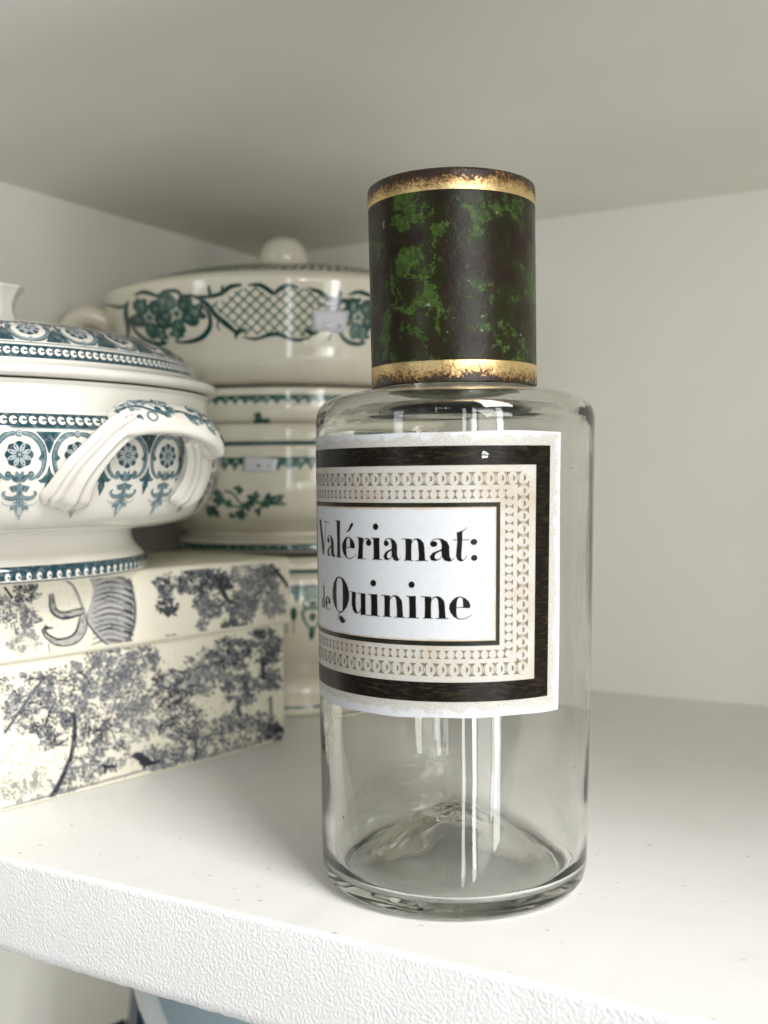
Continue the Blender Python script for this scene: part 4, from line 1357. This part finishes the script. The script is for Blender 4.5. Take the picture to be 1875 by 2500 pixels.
# green tureen on top
GC = at_depth(700, .612); GZ = .1762
GSU, GSV = 1.0, .86
gt = empty('green_tureen', GC + Vector((0, 0, GZ)), 0, 'cream lidded tureen with green flower and lattice print and ball knob, topping the stack', 'tureen')
P_G = [(.0400, 0), (.0520, .0003), (.0620, .0010), (.0760, .0040), (.0850, .0085), (.0900, .0140), (.0918, .0190), (.0922, .0205), (.0945, .0265), (.0970, .0340), (.0992, .0420), (.1006, .0490), (.1012, .0530), (.1004, .0552), (.0980, .0560), (.0950, .0556)]
pg = cf(P_G); v_, f_ = lathe(pg, 144, GSU, GSV, close_bottom=True); me = mesh('bowl', v_, f_); fix_normals(me); gb = link('bowl', me, M_CREAM, gt)
P_GL = [(.0955, .0556), (.0962, .0566), (.0935, .0582), (.0880, .0602), (.0790, .0632), (.0640, .0668), (.0450, .0694), (.0250, .0708), (.0120, .0714), (.0060, .0716)]
pgl = cf(P_GL); v_, f_ = lathe(pgl, 128, GSU, GSV, close_top=True); me = mesh('lid', v_, f_); gl_ = link('lid', me, M_CREAM, gt)
kb = cf([(.0095, .0708), (.0092, .0718), (.0108, .0734), (.0128, .0760), (.0136, .0795), (.0132, .0830), (.0112, .0872), (.0080, .0902), (.0040, .0918), (.0005, .0922)])
v_, f_ = lathe(kb, 64, close_top=True); link('knob', mesh('knob', v_, f_), M_CREAM, gl_)
gmap = lathe_map([p for p in pg if p[1] < .0535 and p[0] > .09], GSU, GSV)
cyg = cyl_px(GC, .0965, GSU, GSV)
ga = Art()
g5 = lambda x, y: (150 + x / 2.1545, 560 + y / 2.1545)


def gs(pts, wd, c=DG, l=1): ga.stroke([g5(*p) for p in pts], [w_ / 1.55 for w_ in wd] if isinstance(wd, list) else wd / 1.9, c, l)


def flower(x, y, R, tones=(DG, MG)):
    for k in range(5):
        t = 6.283 * k / 5 + .4; cx_, cy_ = x + R * .58 * math.cos(t), y + R * .58 * math.sin(t); p = g5(cx_, cy_)
        ga.ell(p[0], p[1], R * .40 / 2.15, R * .34 / 2.15, tones[k % 2], 1, t, 10, .15)
        p2 = g5(x + R * .5 * math.cos(t), y + R * .5 * math.sin(t)); ga.ell(p2[0], p2[1], R * .14 / 2.15, R * .10 / 2.15, LG, 2, t, 8)
    p = g5(x, y); ga.ell(p[0], p[1], R * .24 / 2.15, R * .24 / 2.15, PG, 3, 0, 10); ga.ell(p[0], p[1], R * .12 / 2.15, R * .12 / 2.15, DG, 4, 0, 8)


def vine(ox):
    f = lambda pts: [(p[0] + ox, p[1]) for p in pts]
    flower(480 + ox, 465, 112); flower(620 + ox, 445, 118); flower(712 + ox, 440, 62); flower(450 + ox, 400, 40); flower(560 + ox, 380, 45); flower(600 + ox, 545, 40, (MG, LG)); flower(520 + ox, 555, 38, (MG, LG))
    gs(f([(260, 395), (310, 405), (345, 412), (390, 390)]), [4, 12, 14, 6]); gs(f([(385, 380), (365, 440), (360, 510), (338, 580)]), [6, 16, 16, 6])
    gs(f([(378, 470), (395, 540), (440, 585), (500, 600), (540, 590)]), [6, 12, 16, 16, 8]); gs(f([(420, 350), (470, 335), (520, 350), (540, 365)]), [6, 16, 14, 5])
    gs(f([(540, 360), (570, 335), (630, 330), (660, 360)]), [6, 14, 16, 6]); gs(f([(580, 590), (640, 590), (720, 570), (775, 520), (785, 460), (760, 410)]), [5, 12, 18, 18, 14, 6])
    gs(f([(690, 345), (740, 370), (780, 400), (815, 450), (870, 500), (915, 540)]), [5, 14, 20, 20, 22, 12]); gs(f([(700, 350), (770, 360), (850, 345), (900, 310), (960, 298)]), [5, 14, 16, 18, 10])
    gs(f([(910, 575), (920, 540), (975, 522)]), [4, 20, 5]); gs(f([(800, 345), (795, 315), (802, 300)]), [14, 10, 3]); gs(f([(860, 330), (862, 310), (870, 300)]), [12, 8, 3])
    gs(f([(830, 470), (820, 510), (835, 530)]), [8, 7, 3], MG)


def lattice(ox):
    f = lambda pts: [(p[0] + ox, p[1]) for p in pts]
    top = [(760, 400), (860, 365), (930, 315), (1020, 295), (1120, 345), (1220, 295), (1310, 310), (1400, 365), (1480, 395)]
    bot = [(800, 425), (900, 500), (960, 560), (1050, 560), (1130, 550), (1210, 570), (1300, 565), (1360, 540), (1470, 430)]
    inside = lambda x, y: np.interp(x, [p[0] for p in top], [p[1] for p in top]) + 8 < y < np.interp(x, [p[0] for p in bot], [p[1] for p in bot]) - 6
    for s in (-1, 1):
        for c0 in range(-400, 2400, 58):
            run = []
            for x in np.arange(790, 1470, 9):
                y = s * (x - 1120) * .95 + c0 * 1.0 - 300
                if inside(x, y): run.append((x, y))
                else:
                    if len(run) > 2: gs(f([run[0], run[-1]]), 7, MG, 0)
                    run = []
            if len(run) > 2: gs(f([run[0], run[-1]]), 7, MG, 0)
    gs(f([(990, 300), (1050, 300), (1100, 330), (1120, 348)]), [6, 16, 18, 12]); gs(f([(1120, 348), (1150, 320), (1200, 300), (1245, 318)]), [12, 18, 16, 5])
    gs(f([(1290, 315), (1350, 335), (1400, 370), (1480, 380), (1560, 375)]), [5, 16, 20, 18, 6]); gs(f([(1440, 375), (1455, 345), (1450, 325)]), [16, 12, 3])
    gs(f([(950, 565), (1020, 572), (1080, 555), (1140, 548), (1200, 570), (1260, 578), (1320, 560)]), [5, 12, 14, 16, 14, 12, 4]); gs(f([(1275, 520), (1320, 545), (1360, 535)]), [6, 16, 6])
    gs(f([(1560, 370), (1510, 410), (1465, 430)]), [12, 18, 5])


vine(0); lattice(0); vine(1075)
gspan = cyg(*g5(1480, 450))[0] - cyg(*g5(405, 450))[0]
unit = Art(); unit.P = list(ga.P)
ga2 = Art()
for k, d in ((0, 0.0),):
    ga2.P += [([cyg(*p) for p in pts], c, l) for pts, c, l in unit.P]
# repeat the same ornament round the sides that this view does not show
extra = [([(t - gspan * 1.55 if False else t + 2.05, z) for t, z in pts], c, l) for pts, c, l in ga2.P]
ga2.P += extra
ga2.build('green_print', lambda x, y, l: gmap(x, y - GZ, l), M_GPRINT, gb, .005, .097)
la = Art()
for k in range(120):      # rope-like print round the lid
    t = 2 * math.pi * k / 120; d = 2 * math.pi / 120
    la.poly([(t, .006), (t + d * .62, .006), (t + d * 1.5, .020), (t + d * .9, .020)], (MG, DG, LG)[k % 3], 0)
    la.leaf(t, .024, t + d * .8, .036, .5, (LG, MG)[k % 2], 0)
lgm = lathe_map(pgl, GSU, GSV, 's')
la.build('green_print', lambda x, y, l: lgm(x, y, l), M_GPRINT, gl_, .005, .08)
sticker([(761, 757), (848, 760), (843, 812), (766, 806)], lambda x, y, l: (lambda tz: gmap(tz[0], tz[1] - GZ, l))(cyg(x, y)), gb, [(800, 792, 10, 6), (828, 795, 5, 5)])
# loop handle at the left end
th = math.radians(197)
base_p = lambda a, z, o_: Vector(((.0975 + o_) * math.cos(a) * GSU, (.0975 + o_) * math.sin(a) * GSV, z))
hp = [(-.0930, -.016, .0385), (-.1000, -.020, .0440), (-.1085, -.022, .0450), (-.1150, -.022, .0405), (-.1165, -.021, .0330), (-.1130, -.019, .0260), (-.1040, -.017, .0225), (-.0900, -.014, .0215)]
hp = [Vector(p) for p in cat([tuple(p) for p in hp], 7)]
rd = Vector((0, -1, .1))
v_, f_ = sweep(hp, [.0060] * len(hp), [.0070] * len(hp), [rd] * len(hp), 18); me = mesh('handle', v_, f_); fix_normals(me); link('handle', me, M_CREAM, gt)

# ------------------------------------------------------------------ things on the shelf below, seen under the edge
M_PBLUE = ceramic_mat('pale_blue_glaze', (.24, .31, .335), (.2, .26, .28), .25)
M_NAVY = ceramic_mat('navy_glaze', (.010, .022, .050), (.02, .03, .05), .2)
pv = empty('pale_blue_vase', at_depth(632, .452) + Vector((0, 0, LOW)), 0, 'pale blue glazed vase on the lower shelf, mostly hidden under the white edge', 'vase')
prof = cf([(.034, 0), (.038, .002), (.037, .008), (.028, .02), (.024, .05), (.026, .10), (.033, .16), (.043, .205), (.0520, .236), (.0568, .258), (.0560, .274), (.050, .284), (.040, .288), (.036, .290), (.034, .288)])
v_, f_ = lathe(prof, 96, close_bottom=True); me = mesh('body', v_, f_); fix_normals(me); link('body', me, M_PBLUE, pv)
v_, f_ = lathe(cf([(.036, .2895), (.040, .2915), (.0395, .2935), (.036, .2925)]), 96); me = mesh('rim', v_, f_); fix_normals(me); link('rim', me, M_PBLUE, pv)
nb = empty('navy_jug', at_depth(352, .520) + Vector((0, 0, LOW)), 0, 'dark navy glazed jug on the lower shelf beside the pale blue vase', 'jug')
prof = cf([(.022, 0), (.030, .001), (.036, .02), (.040, .06), (.037, .11), (.026, .150), (.016, .180), (.012, .200), (.011, .212), (.014, .216), (.010, .217)])
v_, f_ = lathe(prof, 80, close_bottom=True); me = mesh('body', v_, f_); fix_normals(me); link('body', me, M_NAVY, nb)
hp = [Vector(p) for p in cat([(-.013, 0, .190), (-.030, 0, .180), (-.048, 0, .150), (-.046, 0, .100), (-.036, 0, .085)], 6)]
v_, f_ = sweep(hp, [.0045] * len(hp), [.0035] * len(hp), [Vector((0, 1, 0))] * len(hp), 14); me = mesh('handle', v_, f_); fix_normals(me); link('handle', me, M_NAVY, nb)
